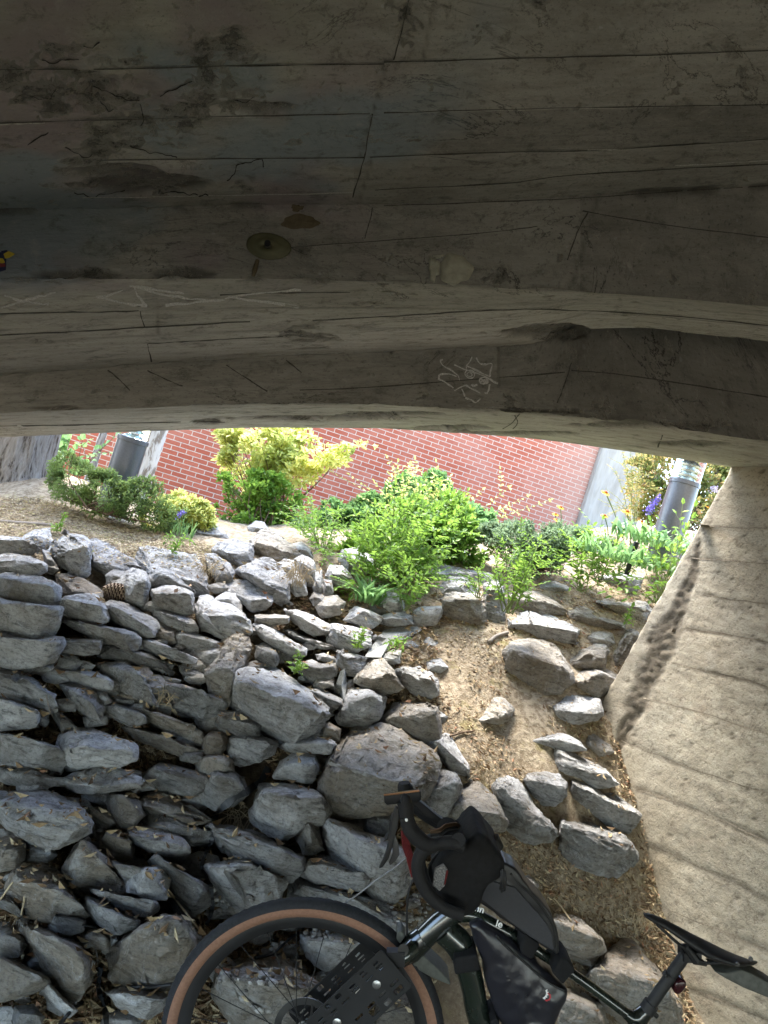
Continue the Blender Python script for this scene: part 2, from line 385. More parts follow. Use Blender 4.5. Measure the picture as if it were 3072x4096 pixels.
disp -= edge_r*np.clip(fbm(Gf*12, 4, 81)-.02, 0, 1)*.03*vis; dark = np.maximum(dark, edge_r*np.clip(fbm(Gf*12, 4, 81)-.02, 0, 1)*3*vis)
dark = np.clip(dark, 0, 1)
disp *= np.where(bandv < 13.2, 1, 0)
Gf = Gf+N.reshape(-1, 3)*disp[:, None]
idx = np.arange(nr*ns).reshape(nr, ns)
Fb = np.c_[idx[:-1, :-1].ravel(), idx[:-1, 1:].ravel(), idx[1:, 1:].ravel(), idx[1:, :-1].ravel()]
fband = np.floor(bandv[Fb[:, 0]]+1e-4)
m, t, b = mat("board formed concrete", .92, .15); M_CONC = m
v = attr(t, 'suv', 'Vector'); _mp = t.nodes.new('ShaderNodeMapping'); _mp.inputs['Scale'].default_value = (1.1, 4.2, 1); t.links.new(v, _mp.inputs['Vector']); vb = _mp.outputs[0]
c = ramp(t, noise(t, v, 1.3, 6, .65, .3), [(.3, (.28, .262, .216)), (.5, (.38, .358, .298)), (.7, (.46, .436, .37))])
c = mixc(t, ramp(t, noise(t, vb, 5, 8, .75, .2), [(.33, .4), (.55, 0.)]), c, (.11, .10, .08))
c = mixc(t, ramp(t, noise(t, vb, 2.1, 5, .6, .6), [(.56, 0.), (.75, .5)]), c, (.33, .31, .26))
c = mixc(t, ramp(t, noise(t, v, 90, 3, .7), [(.3, .6), (.42, 0.)]), c, (.07, .065, .055))
c = mixc(t, ramp(t, noise(t, v, 45, 2, .4), [(.72, 0.), (.76, .6)]), c, (.42, .41, .38))
crk = mth(t, 'ABSOLUTE', mth(t, 'SUBTRACT', noise(t, v, 1.7, 9, .62, 1.5), .5))
crm = mth(t, 'MULTIPLY', ramp(t, crk, [(.0, 1.), (.0045, 0.)]), ramp(t, noise(t, v, .9, 3), [(.45, 0.), (.58, 1.)]))
c = mixc(t, crm, c, (.03, .028, .022))
at = attr(t, 'tint')        # 0..1: tone per board, with shade put in on the beam faces
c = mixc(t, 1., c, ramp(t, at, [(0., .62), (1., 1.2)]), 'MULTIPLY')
pos = t.nodes.new('ShaderNodeTexCoord'); sx = t.nodes.new('ShaderNodeSeparateXYZ'); t.links.new(pos.outputs['Object'], sx.inputs[0])
slabm = ramp(t, mth(t, 'MULTIPLY_ADD', sx.outputs[1], -1., -.6), [(0., 0.), (.15, 1.)])
leftm = ramp(t, sx.outputs[0], [(0., 1.), (.15, 0.)])
pm = mth(t, 'MULTIPLY', ramp(t, noise(t, v, 2.3, 3, .5), [(.44, 0.), (.56, .75)]), mth(t, 'MULTIPLY', ramp(t, mth(t, 'MULTIPLY_ADD', sx.outputs[0], -1.4, -.25), [(0., 0.), (.4, 1.)]), slabm))
c = mixc(t, pm, c, (.25, .2, .2))
pb = mth(t, 'MULTIPLY', ramp(t, noise(t, v, 1.9, 3, .5), [(.42, .75), (.5, 0.)]), mth(t, 'MULTIPLY', ramp(t, mth(t, 'MULTIPLY_ADD', sx.outputs[0], -1.4, .0), [(0., 0.), (.4, 1.)]), slabm))
c = mixc(t, pb, c, (.22, .26, .265))
dk = attr(t, 'spall'); c = mixc(t, mth(t, 'MULTIPLY', dk, .75), c, mixc(t, noise(t, v, 30, 4), (.03, .027, .02), (.15, .14, .11)))
chip = mth(t, 'ADD', noise(t, v, 9, 12, .78, .25), mth(t, 'MULTIPLY', attr(t, 'reg'), .105))
c = mixc(t, ramp(t, chip, [(.585, 0.), (.61, .75), (.65, .4)]), c, (.46, .43, .35))
c = mixc(t, ramp(t, chip, [(.655, 0.), (.675, .85), (.72, .7), (.76, .25)]), c, (.06, .055, .043))
mot = noise(t, v, 14, 9, .8, .4)
c = mixc(t, ramp(t, mot, [(.36, .6), (.47, 0.)]), c, (.085, .08, .062)); c = mixc(t, ramp(t, mot, [(.56, 0.), (.68, .45)]), c, (.40, .38, .32))
t.links.new(c, b.inputs['Base Color'])
p = bump(t, b, noise(t, vb, 12, 8, .75), .5, .01); p = bump(t, b, noise(t, v, 70, 5, .7), .5, .005, p); p = bump(t, b, ramp(t, chip, [(.6, 1.), (.68, 0.)]), .8, .02, p); bump(t, b, crm, -.8, .01, p)
_mid = G[:, ns//2]; _vc = np.r_[0, np.cumsum(np.linalg.norm(np.diff(_mid, axis=0), axis=1))]
_r = G[100]; _uc = np.r_[0, np.cumsum(np.linalg.norm(np.diff(_r, axis=0), axis=1))]
SUV = np.c_[np.tile(_uc, nr), np.repeat(_vc, ns), np.zeros(nr*ns)]
bridge = empty("concrete_bridge", (0, 3.0, 1.9), "low board-formed concrete bridge with two chipped cross beams, seen from underneath", "bridge")
tone_shade = {0: .4, 1: .55, 2: .7, 3: .3, 4: .6, 5: .22, 6: .8, 7: 1., 8: .85, 9: .4, 10: .2, 11: .15, 12: 1., 13: .9, 14: .8, 15: .6}  # beam faces darker, soffits paler: shade put into the concrete tone
def bridge_part(name, lo, hi):
    ff = Fb[(fband >= lo) & (fband <= hi)]; used, inv = np.unique(ff, return_inverse=True)
    o = add_mesh(name, Gf[used], inv.reshape(-1, 4), m, bridge, smooth=True, sharp=35, loc=(0, 3.0, 1.9))
    # tone: horizontal board, shade put into the beam faces, plus butt joints along the board
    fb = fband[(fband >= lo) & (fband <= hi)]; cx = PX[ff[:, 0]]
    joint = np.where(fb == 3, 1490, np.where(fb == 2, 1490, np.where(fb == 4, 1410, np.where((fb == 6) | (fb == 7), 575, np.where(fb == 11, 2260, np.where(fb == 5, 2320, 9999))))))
    tone = np.array([tone_shade[int(q)] for q in fb])+np.where(cx > joint, -.18, .05)
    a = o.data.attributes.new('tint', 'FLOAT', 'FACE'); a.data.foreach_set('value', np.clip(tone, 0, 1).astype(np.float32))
    a = o.data.attributes.new('spall', 'FLOAT', 'POINT'); a.data.foreach_set('value', dark[used].astype(np.float32))
    a = o.data.attributes.new('reg', 'FLOAT', 'POINT'); a.data.foreach_set('value', REG[used].astype(np.float32))
    a = o.data.attributes.new('suv', 'FLOAT_VECTOR', 'POINT'); a.data.foreach_set('vector', SUV[used].astype(np.float32).ravel())
    return o
slab = bridge_part("added_deck_block", 0, 4); bm1 = bridge_part("added_rear_beam", 5, 10); bm2 = bridge_part("added_rear_beam", 11, 13); dk_ = bridge_part("deck", 14, 15)
bvh_b = BVHTree.FromPolygons([tuple(p) for p in Gf], [tuple(int(i) for i in f) for f in Fb])
def hit(px, py, bvh=None, off=.004):
    r = Vector(RAY(px, py)); l = r.length; q = (bvh or bvh_b).ray_cast(Vector(EYE), r.normalized())
    if q[0] is None: return P(px, py, 3)
    return np.array(q[0]-r.normalized()*off)
# left springing of the arch and left side closure
mb = MB(); V = []
for j in (0, 1, 2, 3):
    yy = [1.3, 2.0, 2.9, 4.02][j]
    for (xx, zz) in ((-2.9, 3.72), (-2.95, 1.5), (-3.4, .9), (-3.6, -.5), (-5, -.5), (-5, 3.72)): V.append((xx, yy, zz))
Fq = [(j*6+k, j*6+(k+1) % 6, (j+1)*6+(k+1) % 6, (j+1)*6+k) for j in range(3) for k in range(6)]+[(0, 1, 2, 3, 4, 5), (23, 22, 21, 20, 19, 18)]
mb.add(V, Fq, .6)
mb.build("abutment", M_CONC, bridge, loc=(-3, 0, 0))
mb = MB(); I3 = np.eye(3); mb.box((.6, -.6, 3.42), I3, (6.4, 4.5, .33)); mb.build("added_deck_block", M_CONC, bridge)  # unseen deck box added to keep light from leaking in beside the slab
mb = MB(); mb.box((0.5, -5.2, 2.48), I3, (9, .19, .9)); mb.build("added_rear_beam", M_CONC, bridge)  # unseen rear beam added to limit the light entering behind the camera


# right abutment: a battered wall with board marks and a rough scar
WO = P(2400, 2812, 4.06); wd = np.array([.565, -.825, -.028]); wd /= np.linalg.norm(wd)
wt = P(2923, 1869, 4.0); wu = wt-WO; wu /= np.linalg.norm(wu)
wn = np.cross(wd, wu); wn /= np.linalg.norm(wn)
if wn[0] > 0: wn = -wn                                      # towards the passage
us = np.r_[np.arange(0, 2.3, .014), np.arange(2.3, 11.2, .3)]; vs_ = np.r_[np.arange(-1.6, -1., .1), np.arange(-1., 1.75, .014), np.arange(1.76, 2.3, .1)]
UU, VV = np.meshgrid(us, vs_); uu = UU.ravel(); vv = VV.ravel()
vd = vv-uu*.0
base = WO+uu[:, None]*wd+vv[:, None]*wu
pn = np.c_[uu, vv, 0*uu]
d = .002*fbm(pn*3, 3, 41)+.0014*fbm(pn*np.array([4, 22, 1]), 4, 42)+.0015*fbm(pn*45, 2, 43)
dk2 = np.zeros(len(uu))
bl = vv*1.0
XW, YW = proj(base)
WL = [[(2801, 2102), (3090, 2116)], [(2764, 2232), (3090, 2256)], [(2826, 2383), (2950, 2402), (3090, 2418)], [(2740, 2515), (2900, 2536), (3090, 2575)], [(2684, 2652), (2900, 2700), (3090, 2752)], [(2573, 2791), (2800, 2850), (3090, 2940)],
      [(2480, 2960), (2600, 3010), (2702, 3052), (2900, 3120), (3090, 3178)], [(2560, 3161), (2800, 3245), (3090, 3372)], [(2591, 3377), (2850, 3490), (3090, 3602)], [(2616, 3612), (2800, 3690), (3090, 3810)], [(2720, 3940), (2900, 4010), (3090, 4090)]]
for k, l_ in enumerate(WL):
    xs_, ys_ = zip(*l_); yl = np.interp(XW, xs_, ys_)+np.where(XW > 3090, (XW-3090)*(ys_[-1]-ys_[-2])/(xs_[-1]-xs_[-2]), 0)+6*fbm(np.c_[uu*9, uu*0+k*7, 0*uu], 3, 51)
    on = (XW > xs_[0]-15)*(XW < 9000)*(base[:, 1] > .6); dy_ = np.clip((YW-yl), -300, 300)
    st = np.clip(.6+1.4*fbm(np.c_[uu*4, uu*0+k*3, 0*uu], 3, 52), .15, 1.2)*on
    q = np.exp(-(dy_/(6+6*(k > 6)))**2)*st; d -= .003*q; dk2 = np.maximum(dk2, np.clip(q*.55, 0, 1))
    d += .0006*np.tanh(dy_/8)*on*(1 if k % 2 else -1)
# rough scar parallel to the far edge
sx0 = np.interp(YW, [2150, 2290, 2480, 2680, 2820, 2970, 3050], [2800, 2775, 2690, 2600, 2545, 2475, 2460]); sw = np.interp(YW, [2150, 2300, 2550, 2700, 2960, 3050], [4, 22, 58, 52, 32, 6])
rg = fbm(pn*16, 4, 61)
e = np.abs(XW-sx0)/np.maximum(sw, 1)
k = np.clip((1.15-e+.5*rg)*1.8, 0, 1)*((YW > 2150) & (YW < 3060))
d -= k*(.006+.012*fbm(pn*48, 3, 62)); dk2 = np.maximum(dk2, k*.9)
d += .003*np.clip(fbm(pn*9, 4, 66), 0, 1)
pit = np.clip(fbm(pn*34, 3, 63)-.56, 0, 1); d -= pit*.014; dk2 = np.maximum(dk2, np.clip(pit*5, 0, .9))
edge = np.clip(1-uu/.012, 0, 1); d -= edge*(.012+.012*fbm(pn*20, 3, 65))
Vw = base+wn*d[:, None]
nu = len(us); nv = len(vs_); idx = np.arange(nu*nv).reshape(nv, nu)
Fw = np.c_[idx[:-1, :-1].ravel(), idx[:-1, 1:].ravel(), idx[1:, 1:].ravel(), idx[1:, :-1].ravel()].tolist()
back_ = (np.array([.825, .565, 0])*.9)
n0 = len(Vw); ringi = list(idx[0, :])+list(idx[1:, -1])+list(idx[-1, -2::-1])+list(idx[-2:0:-1, 0])
Vb = Vw[ringi]+back_
Vall = np.vstack([Vw, Vb]); L_ = len(ringi)
Fw += [(ringi[i], ringi[(i+1) % L_], n0+(i+1) % L_, n0+i) for i in range(L_)]+[tuple(range(n0+L_-1, n0-1, -1))]
m, t, b = mat("weathered abutment concrete", .93, .12)
v = coords(t, False); vb = coords(t, False, scale=(1, 1, 3.5))
c = ramp(t, noise(t, v, 1.6, 7, .65, .4), [(.3, (.31, .265, .195)), (.5, (.41, .36, .275)), (.7, (.48, .43, .34))])
c = mixc(t, ramp(t, noise(t, vb, 7, 8, .72, .3), [(.34, .6), (.56, 0.)]), c, (.21, .175, .13))
c = mixc(t, ramp(t, noise(t, v, 75, 4, .7), [(.34, .7), (.46, 0.)]), c, (.15, .125, .095))
c = mixc(t, ramp(t, noise(t, v, 3.1, 4, .6), [(.6, 0.), (.75, .5)]), c, (.36, .25, .19))
c = mixc(t, ramp(t, noise(t, v, 4.1, 5, .6, 1.), [(.62, 0.), (.72, .4)]), c, (.48, .45, .39))
crk = mth(t, 'ABSOLUTE', mth(t, 'SUBTRACT', noise(t, v, 5, 8, .65, 1.2), .5))
crm = mth(t, 'MULTIPLY', ramp(t, crk, [(.0, .8), (.008, 0.)]), ramp(t, noise(t, v, 2.2, 3), [(.48, 0.), (.6, 1.)]))
c = mixc(t, crm, c, (.12, .1, .075))
dk = attr(t, 'spall'); c = mixc(t, mth(t, 'MULTIPLY', dk, .8), c, (.10, .083, .062))
t.links.new(c, b.inputs['Base Color'])
mot = noise(t, v, 18, 9, .8, .4)
c2_ = mixc(t, ramp(t, mot, [(.36, .55), (.46, 0.)]), c, (.13, .105, .08)); c2_ = mixc(t, ramp(t, mot, [(.56, 0.), (.68, .4)]), c2_, (.52, .47, .39)); c2_ = mixc(t, mth(t, 'MULTIPLY', dk, .8), c2_, mixc(t, noise(t, v, 60, 5, .7), (.05, .04, .03), (.2, .165, .12))); t.links.new(c2_, b.inputs['Base Color'])
p = bump(t, b, noise(t, v, 30, 8, .75), .4, .007); p = bump(t, b, mot, .35, .007, p); bump(t, b, noise(t, v, 110, 4, .7), .5, .005, p)
M_WALL = m
ab = add_mesh("abutment", Vall, Fw, m, bridge, smooth=True, sharp=40, loc=WO)
a = ab.data.attributes.new('spall', 'FLOAT', 'POINT'); a.data.foreach_set('value', np.clip(np.r_[dk2, np.zeros(L_)], 0, 1).astype(np.float32))
bvh_w = BVHTree.FromPolygons([tuple(p) for p in Vw], [f for f in Fw[:(nu-1)*(nv-1)]])

# chalk and paint marks, patch, embedded outlet on the bridge
def strokes(name, mb_, lst, org, sc, wpx, parent, mt, label, bvh=None, off=.004, jit=.8):
    mb = MB()
    for s in lst:
        q = [np.array([a/sc+org[0], b_/sc+org[1]]) for a, b_ in s]
        if len(q) > 2 and jit < 2: q = [p_[:2] for p_ in smooth_path([np.r_[a, 0] for a in q], 5)]
        elif len(q) > 2: q = [q[i_]+(q[i_+1]-q[i_])*k/6 for i_ in range(len(q)-1) for k in range(6)]+[q[-1]]
        else: q = [q[0]+(q[1]-q[0])*k/8 for k in range(9)]
        V = []; Fq = []
        for i, p_ in enumerate(q):
            tn = q[min(i+1, len(q)-1)]-q[max(i-1, 0)]; tn = tn/(np.linalg.norm(tn)+1e-9); nn = np.array([-tn[1], tn[0]])
            ww = wpx*(.35+.9*abs(vnoise(np.array([[p_[0]*.03, p_[1]*.05, 3.]]), 8)[0])+.3*random.random()); p_ = p_+nn*wpx*jit*vnoise(np.array([[p_[0]*.045, p_[1]*.045, 9.]]), 5)[0]
            for sg in (-1, 1):
                h = hit(*(p_+nn*ww*sg), bvh, off); V.append(h)
        mb.add(V, [(2*i, 2*i+1, 2*i+3, 2*i+2) for i in range(len(q)-1)], random.random())
    o = mb.build(name, mt, parent)
    o['label'] = label; return o
M_CHALK = plain("pale chalk", (.5, .48, .43), .95, .1, bs=220, var=.5)
strokes("chalk_mark", None, [[(0, 195), (120, 160), (240, 130)], [(20, 140), (100, 165), (210, 182)], [(415, 150), (470, 145), (530, 118)], [(430, 150), (540, 175), (635, 190)],
        [(635, 190), (600, 150), (580, 105)], [(560, 100), (680, 120), (795, 135)], [(590, 108), (720, 140), (850, 160), (970, 160)], [(715, 183), (850, 172), (970, 160)],
        [(970, 155), (1150, 130), (1300, 118)], [(985, 150), (1130, 170), (1290, 190)]], (0, 1050), 1.08, 5., bm1, M_CHALK, "row of thin pale arrow and cross scratches")
def ell(cx, cy, a, b_, n=14): return [(cx+a*math.cos(k*2*math.pi/n), cy+b_*math.sin(k*2*math.pi/n)) for k in range(n+1)]
strokes("chalk_drawing", None, [[(450, 145), (432, 150), (440, 175), (500, 215), (545, 250), (560, 285)], [(525, 180), (600, 215)], [(605, 210), (612, 180), (648, 130)],
        [(670, 135), (690, 170), (730, 180), (775, 175), (765, 230), (762, 262)], [(610, 190), (680, 220), (762, 262)], [(600, 215), (700, 245), (815, 307)], [(420, 270), (430, 245), (490, 245), (540, 262)],
        [(420, 270), (470, 300), (520, 335)], [(525, 350), (598, 318), (640, 340), (700, 368)], [(575, 340), (600, 390)], [(600, 398), (640, 415), (668, 433), (700, 405)], [(758, 310), (760, 340), (745, 372), (725, 370)],
        ell(630, 245, 32, 28), ell(720, 288, 28, 22), ell(628, 248, 18, 14), ell(705, 285, 9, 9), [(640, 310), (660, 318), (680, 315)], ell(728, 290, 10, 9)], (1500, 1350), 1.659, 3.2, bm2, M_CHALK, "scratched chalk figure with bent legs")
M_SEAM = plain("dark seam", (.075, .07, .055), .95, .1, bs=200, var=.5); M_CRK = plain("crack", (.03, .027, .02), .95, .1); M_SEAMP = plain("pale seam highlight", (.42, .40, .34), .95, .1, bs=200, var=.4)
def seams(name, parent, lst, mt, wpx=2.4, label=None): return strokes(name, None, lst, (0, 0), 1., wpx, parent, mt, label or "long thin seams left by the formwork boards", None, .0035)
seams("board_seams", slab, [[(-20, 278), (500, 275), (1000, 262), (1536, 256)], [(1536, 250), (2100, 232), (2600, 220), (3090, 200)], [(-20, 492), (500, 478), (1100, 462), (1480, 455)], [(1536, 452), (2100, 436), (2700, 425), (3090, 418)], [(400, 641), (1000, 634), (1460, 630)],
      [(1480, 629), (2000, 610), (2400, 600), (3090, 556)], [(1490, 455), (1470, 560), (1455, 640), (1410, 790)], [(1640, -20), (1620, 60), (1600, 150), (1575, 240)], [(1500, 760), (2000, 735), (2300, 700), (3090, 655)]], M_SEAM)
for l_ in [[(330, 792), (700, 786), (1000, 780), (1410, 771)], [(2700, 663), (2900, 652), (3090, 640)], [(0, 498), (180, 492)], [(2350, 600), (2500, 598)]]: seams("seam_highlight", slab, [l_], M_SEAMP, 2.2, "thin pale highlight drawn along a board joint")  # pale ribbons paint a highlight along the board joints
seams("board_seams", bm1, [[(1536, 823), (2000, 806), (2350, 790), (2700, 765), (3090, 742)], [(1160, 990), (1500, 965), (1950, 930), (2150, 905)], [(2330, 845), (2700, 905), (3090, 952)], [(2350, 850), (2310, 930), (2270, 1040)], [(1490, 830), (1475, 900), (1460, 955)],
      [(-20, 1256), (300, 1250), (555, 1244)], [(-20, 1342), (300, 1326), (570, 1311), (1000, 1286)], [(590, 1374), (700, 1368), (850, 1360), (1000, 1352), (1150, 1345)], [(1250, 1281), (1536, 1268), (1800, 1250), (2000, 1241), (2200, 1238), (2700, 1264), (3090, 1305)], [(560, 1245), (568, 1280), (578, 1312)], [(590, 1375), (598, 1410), (606, 1448)], [(1160, 986), (1200, 1010), (1230, 1020)], [(880, 1180), (1100, 1172), (1400, 1170)]], M_SEAM)
M_SEAMW = plain("abutment seam", (.22, .185, .14), .95, .1, bs=150, var=.5)
strokes("board_seams", None, WL, (0, 0), 1., 2.6, ab, M_SEAMW, "thin dark lines between the boards of the sloping wall", bvh_w, .003, 1.5)
seams("board_seams", bm2, [[(1200, 1560), (1500, 1548), (1850, 1521), (2260, 1490)], [(2285, 1480), (2500, 1500), (2800, 1545), (3090, 1592)], [(2285, 1450), (2265, 1520), (2250, 1560), (2230, 1612)], [(430, 1482), (470, 1510), (520, 1562)], [(590, 1482), (660, 1515), (730, 1545)], [(905, 1460), (980, 1510), (1070, 1565)], [(1145, 1440), (1205, 1492)],
      [(-20, 1704), (300, 1700), (600, 1690), (900, 1688)], [(2080, 1655), (2050, 1690), (2010, 1716)], [(2060, 1660), (2072, 1690), (2050, 1715)], [(2650, 1740), (2630, 1790)]], M_SEAM)
C1 = lambda l: [(a/1.08, b_/1.08) for a, b_ in l]
for l_ in [C1([(600, 450), (615, 480), (620, 510), (610, 545)]), C1([(395, 372), (440, 395), (480, 400), (540, 430), (602, 440)]), C1([(560, 632), (630, 655), (680, 662), (740, 668), (765, 682)]), C1([(980, 780), (1010, 750), (1020, 715), (1060, 700), (1130, 688), (1142, 722)]), C1([(360, 203), (400, 207), (432, 184)]),
      C1([(180, 265), (230, 270), (290, 255), (340, 262)]), C1([(130, 420), (180, 430), (220, 425), (240, 380)]), C1([(690, 415), (730, 395), (790, 365), (830, 350)]), C1([(280, 640), (330, 665), (380, 680), (400, 665)]), C1([(430, 440), (470, 480), (490, 470)]), C1([(320, 835), (400, 850), (470, 840), (540, 825)]), C1([(700, 835), (760, 830), (820, 842), (900, 845)]), C1([(1010, 430), (1060, 440), (1100, 415)]), C1([(210, 575), (180, 585), (120, 630)])]: strokes("crack", None, [l_], (0, 0), 1., 2.4, slab, M_CRK, "jagged dark crack in the spalled corner", None, .0035, 2.6)
M_PATCH = plain("old mortar patch", (.36, .345, .26), .95, .1, bs=40, bst=.6, var=.2)
def blob_on(name, cx, cy, rx, ry, mt, parent, seed, thick=.012, jag=.18, squash=1., off=.0):
    V = [hit(cx, cy, None, thick)]; Fq = []; n = 36
    for ri, fr in ((1, .45), (2, .8), (3, 1.)):
        for k in range(n):
            th = 2*math.pi*k/n; j = 1+jag*math.sin(th*3+seed)+jag*.6*math.sin(th*7+seed*2)
            th_ = thick*(1.1 if ri < 3 else .1)+.002*random.random()
            V.append(hit(cx+rx*fr*j*math.cos(th), cy+ry*fr*j*math.sin(th), None, th_))
    for k in range(n): Fq.append((0, 1+k, 1+(k+1) % n))
    for r_ in range(2):
        for k in range(n): Fq.append((1+r_*n+k, 1+(r_+1)*n+k, 1+(r_+1)*n+(k+1) % n, 1+r_*n+(k+1) % n))
    return add_mesh(name, V, Fq, mt, parent, smooth=True)
blob_on("mortar_patch", 1822, 1078, 66, 62, M_PATCH, bm1, 1.3, jag=.09); blob_on("mortar_patch", 1735, 1075, 22, 50, M_PATCH, bm1, 2.3, .008); blob_on("mortar_patch", 1755, 1025, 22, 8, M_PATCH, bm1, 3.3, .006)
M_RUST = plain("brown stain", (.12, .095, .055), .9, .2, bs=40, var=.3)
blob_on("stain", 1200, 888, 74, 30, M_RUST, bm1, .4, .003, .1).data; blob_on("stain", 1188, 832, 24, 14, M_RUST, bm1, 2.2, .003)
# embedded cup-shaped outlet
cx, cy = 1070, 985; mb = MB(); n = 32; V = []
for (fr, dp) in ((1.08, .003), (1., .010), (.86, .008), (.6, .018), (.22, .022), (.17, .014), (.14, .001)):
    for k in range(n):
        th = 2*math.pi*k/n; V.append(hit(cx+84*fr*math.cos(th)*(1+.06*math.cos(th)), cy+50*fr*math.sin(th)+fr*math.cos(th)*8, None, dp))
Fq = [(r_*n+k, (r_+1)*n+k, (r_+1)*n+(k+1) % n, r_*n+(k+1) % n) for r_ in range(6) for k in range(n)]
mb.add(V, Fq); mb.build("drain_outlet", plain("dull brass", (.12, .115, .06), .6, .4, .3, bs=20, bst=.3), bm1, smooth=True)
mb = MB(); mb.add([hit(cx+13*math.cos(k*.5236), cy-12+14*math.sin(k*.5236), None, .023) for k in range(12)], [tuple(range(12))]); mb.build("drain_hole", M_BLACK, bm1)
mb = MB(); mb.tube([hit(1030, 1040, None, .006), hit(1020, 1075, None, .008), hit(1012, 1105, None, .006)], [.006, .008, .005], 6); mb.build("drip_stain", M_RUST, bm1)
# small coloured sticker at the left edge
stk = MB()
for poly, mi_ in (([(-30, 1010), (14, 1008), (26, 1018), (24, 1080), (-30, 1096)], 0), ([(14, 1016), (34, 1004), (62, 1016), (36, 1032), (20, 1034)], 1), ([(-30, 1030), (12, 1034), (20, 1050), (4, 1056), (-30, 1044)], 1), ([(-30, 1050), (20, 1054), (22, 1066), (-30, 1074)], 2), ([(2, 1004), (26, 1000), (40, 1010), (14, 1014)], 0)):
    V = [hit(a, b_, None, .004+.001*mi_) for a, b_ in poly]; stk.add(V, [tuple(range(len(V)))], 0, mi_)
stk.build("sticker", [plain("dark blue vinyl", (.015, .02, .06), .5), plain("yellow vinyl", (.5, .36, .03), .5), plain("red vinyl", (.2, .03, .03), .5)], bm1)

# ---------------------------------------------------------------- rocks
def solid_rock(name, outline, ridge, mt, label, dd=0., lean=.75, detail=.014, thick=.75, seed=0, group="rocks of the bank"):
    o = np.array(outline, float); ymin, ymax = o[:, 1].min(), o[:, 1].max(); xm = o[:, 0].mean()
    wpx = np.ptp(o[:, 0]); hpx = ymax-ymin
    low = o[o[:, 1] > ymin+.6*hpx]
    db = dground(low[:, 0].mean(), ymax-.18*hpx)+dd
    hm = hpx/F*db; wm = wpx/F*db; sz = math.sqrt(hm*wm)
    r = np.random.default_rng(seed+1)
    db -= .05; dt_ = min(db+1.5*hm, dground(xm, ymin)+.0); dt_ = max(dt_, db+.25*hm)
    o = np.c_[xm+(o[:, 0]-xm)*1.13, ymin+(o[:, 1]-ymin)*1.15-.03*hpx]; ymax = ymin+hpx*1.12; ymin -= .03*hpx; hpx *= 1.15
    def dep(y): return db+(dt_-db)*(ymax-y)/hpx
    pts = [P(x_, y_, dep(y_)) for x_, y_ in o]
    if not ridge: ridge = [(xm-.18*wpx, ymin+.45*hpx), (xm+.2*wpx, ymin+.5*hpx)]
    for x_, y_ in ridge:
        ins = min(abs(y_-ymin), abs(ymax-y_))/hpx*2
        pts.append(P(x_, y_, min(db+.18*hm*(ymax-y_)/hpx, dep(y_))-(.10+.14*min(1, ins+.2))*min(hm, wm)*(.8+.5*r.random())))
    c2 = o.mean(0)
    for x_, y_ in o:
        k = .72+.12*r.random(); pts.append(P(c2[0]+(x_-c2[0])*k, c2[1]+(y_-c2[1])*k+.05*hpx, dep(y_)+thick*sz*(.7+.4*r.random())))
    bm = bmesh.new()
    for p_ in pts: bm.verts.new(p_)
    bm.verts.ensure_lookup_table()
    res = bmesh.ops.convex_hull(bm, input=bm.verts)
    bmesh.ops.delete(bm, geom=[g for g in set(res['geom_interior']+res['geom_unused']) if isinstance(g, bmesh.types.BMVert)], context='VERTS')
    cen_ = sum((v_.co for v_ in bm.verts), Vector())/len(bm.verts)
    for kc in range(2):
        nn_ = Vector((r.normal()*.75, -1-abs(r.normal())*.3, r.normal()*.75+.15)).normalized()
        sup = max((v_.co-cen_).dot(nn_) for v_ in bm.verts)
        g_ = bmesh.ops.bisect_plane(bm, geom=list(bm.verts)+list(bm.edges)+list(bm.faces), plane_co=cen_+nn_*sup*r.uniform(.78, .93), plane_no=nn_, clear_outer=True)
        ed = [e_ for e_ in g_['geom_cut'] if isinstance(e_, bmesh.types.BMEdge)]
        if len(ed) > 2: bmesh.ops.contextual_create(bm, geom=ed)
    bmesh.ops.dissolve_limit(bm, angle_limit=R(5), verts=bm.verts, edges=bm.edges)
    bmesh.ops.bevel(bm, geom=list(bm.edges)+list(bm.verts), offset=min(.0045, .025*sz), segments=1, profile=.6, affect='EDGES')
    bmesh.ops.triangulate(bm, faces=bm.faces)
    for it in range(5):
        es = [e_ for e_ in bm.edges if e_.calc_length() > detail*1.6]
        if not es: break
        bmesh.ops.subdivide_edges(bm, edges=es, cuts=1); bmesh.ops.triangulate(bm, faces=bm.faces)
        if len(bm.verts) > 4500: break
    bmesh.ops.recalc_face_normals(bm, faces=bm.faces); bm.normal_update(); bm.verts.index_update()
    V = np.array([v_.co[:] for v_ in bm.verts]); Nn = np.array([v_.normal[:] for v_ in bm.verts])
    Fq = [[v_.index for v_ in f_.verts] for f_ in bm.faces]; bm.free()
    off = r.random(3)*50
    bd = np.array([r.normal()*.35, r.normal()*.35, 1]); bd /= np.linalg.norm(bd)
    q = V+off
    warp = q+.04*np.c_[fbm(q*5, 2, 1), fbm(q*5, 2, 2), fbm(q*5, 2, 3)]
    lay = (warp@bd)
    ter = lay/.022; ter = np.abs((ter % 1)-.5)*2
    st = q-np.outer(q@bd, bd)*0+np.outer(q@bd, bd)*2.5
    a = min(.023, .09*sz)
    dsp = a*.25*fbm(q*(1.3/sz), 2, 5)+a*.35*fbm(st*9, 3, 6)-a*.7*np.abs(fbm(st*13, 3, 7))+a*.1*fbm(q*30, 2, 17)+a*.10*(ter-.5)*np.clip(fbm(q*4, 1, 9)*3, 0, 1)
    # chisel: quantise the broad displacement so faces break in flat flakes
    fl = fbm(q*6, 2, 15); dsp += a*.9*np.round(fl*3.2)/3.2
    V = V+Nn*dsp[:, None]
    ob = add_mesh(name, V, Fq, mt, smooth=True, sharp=17)
    tag(ob, label, "rock", group); return ob
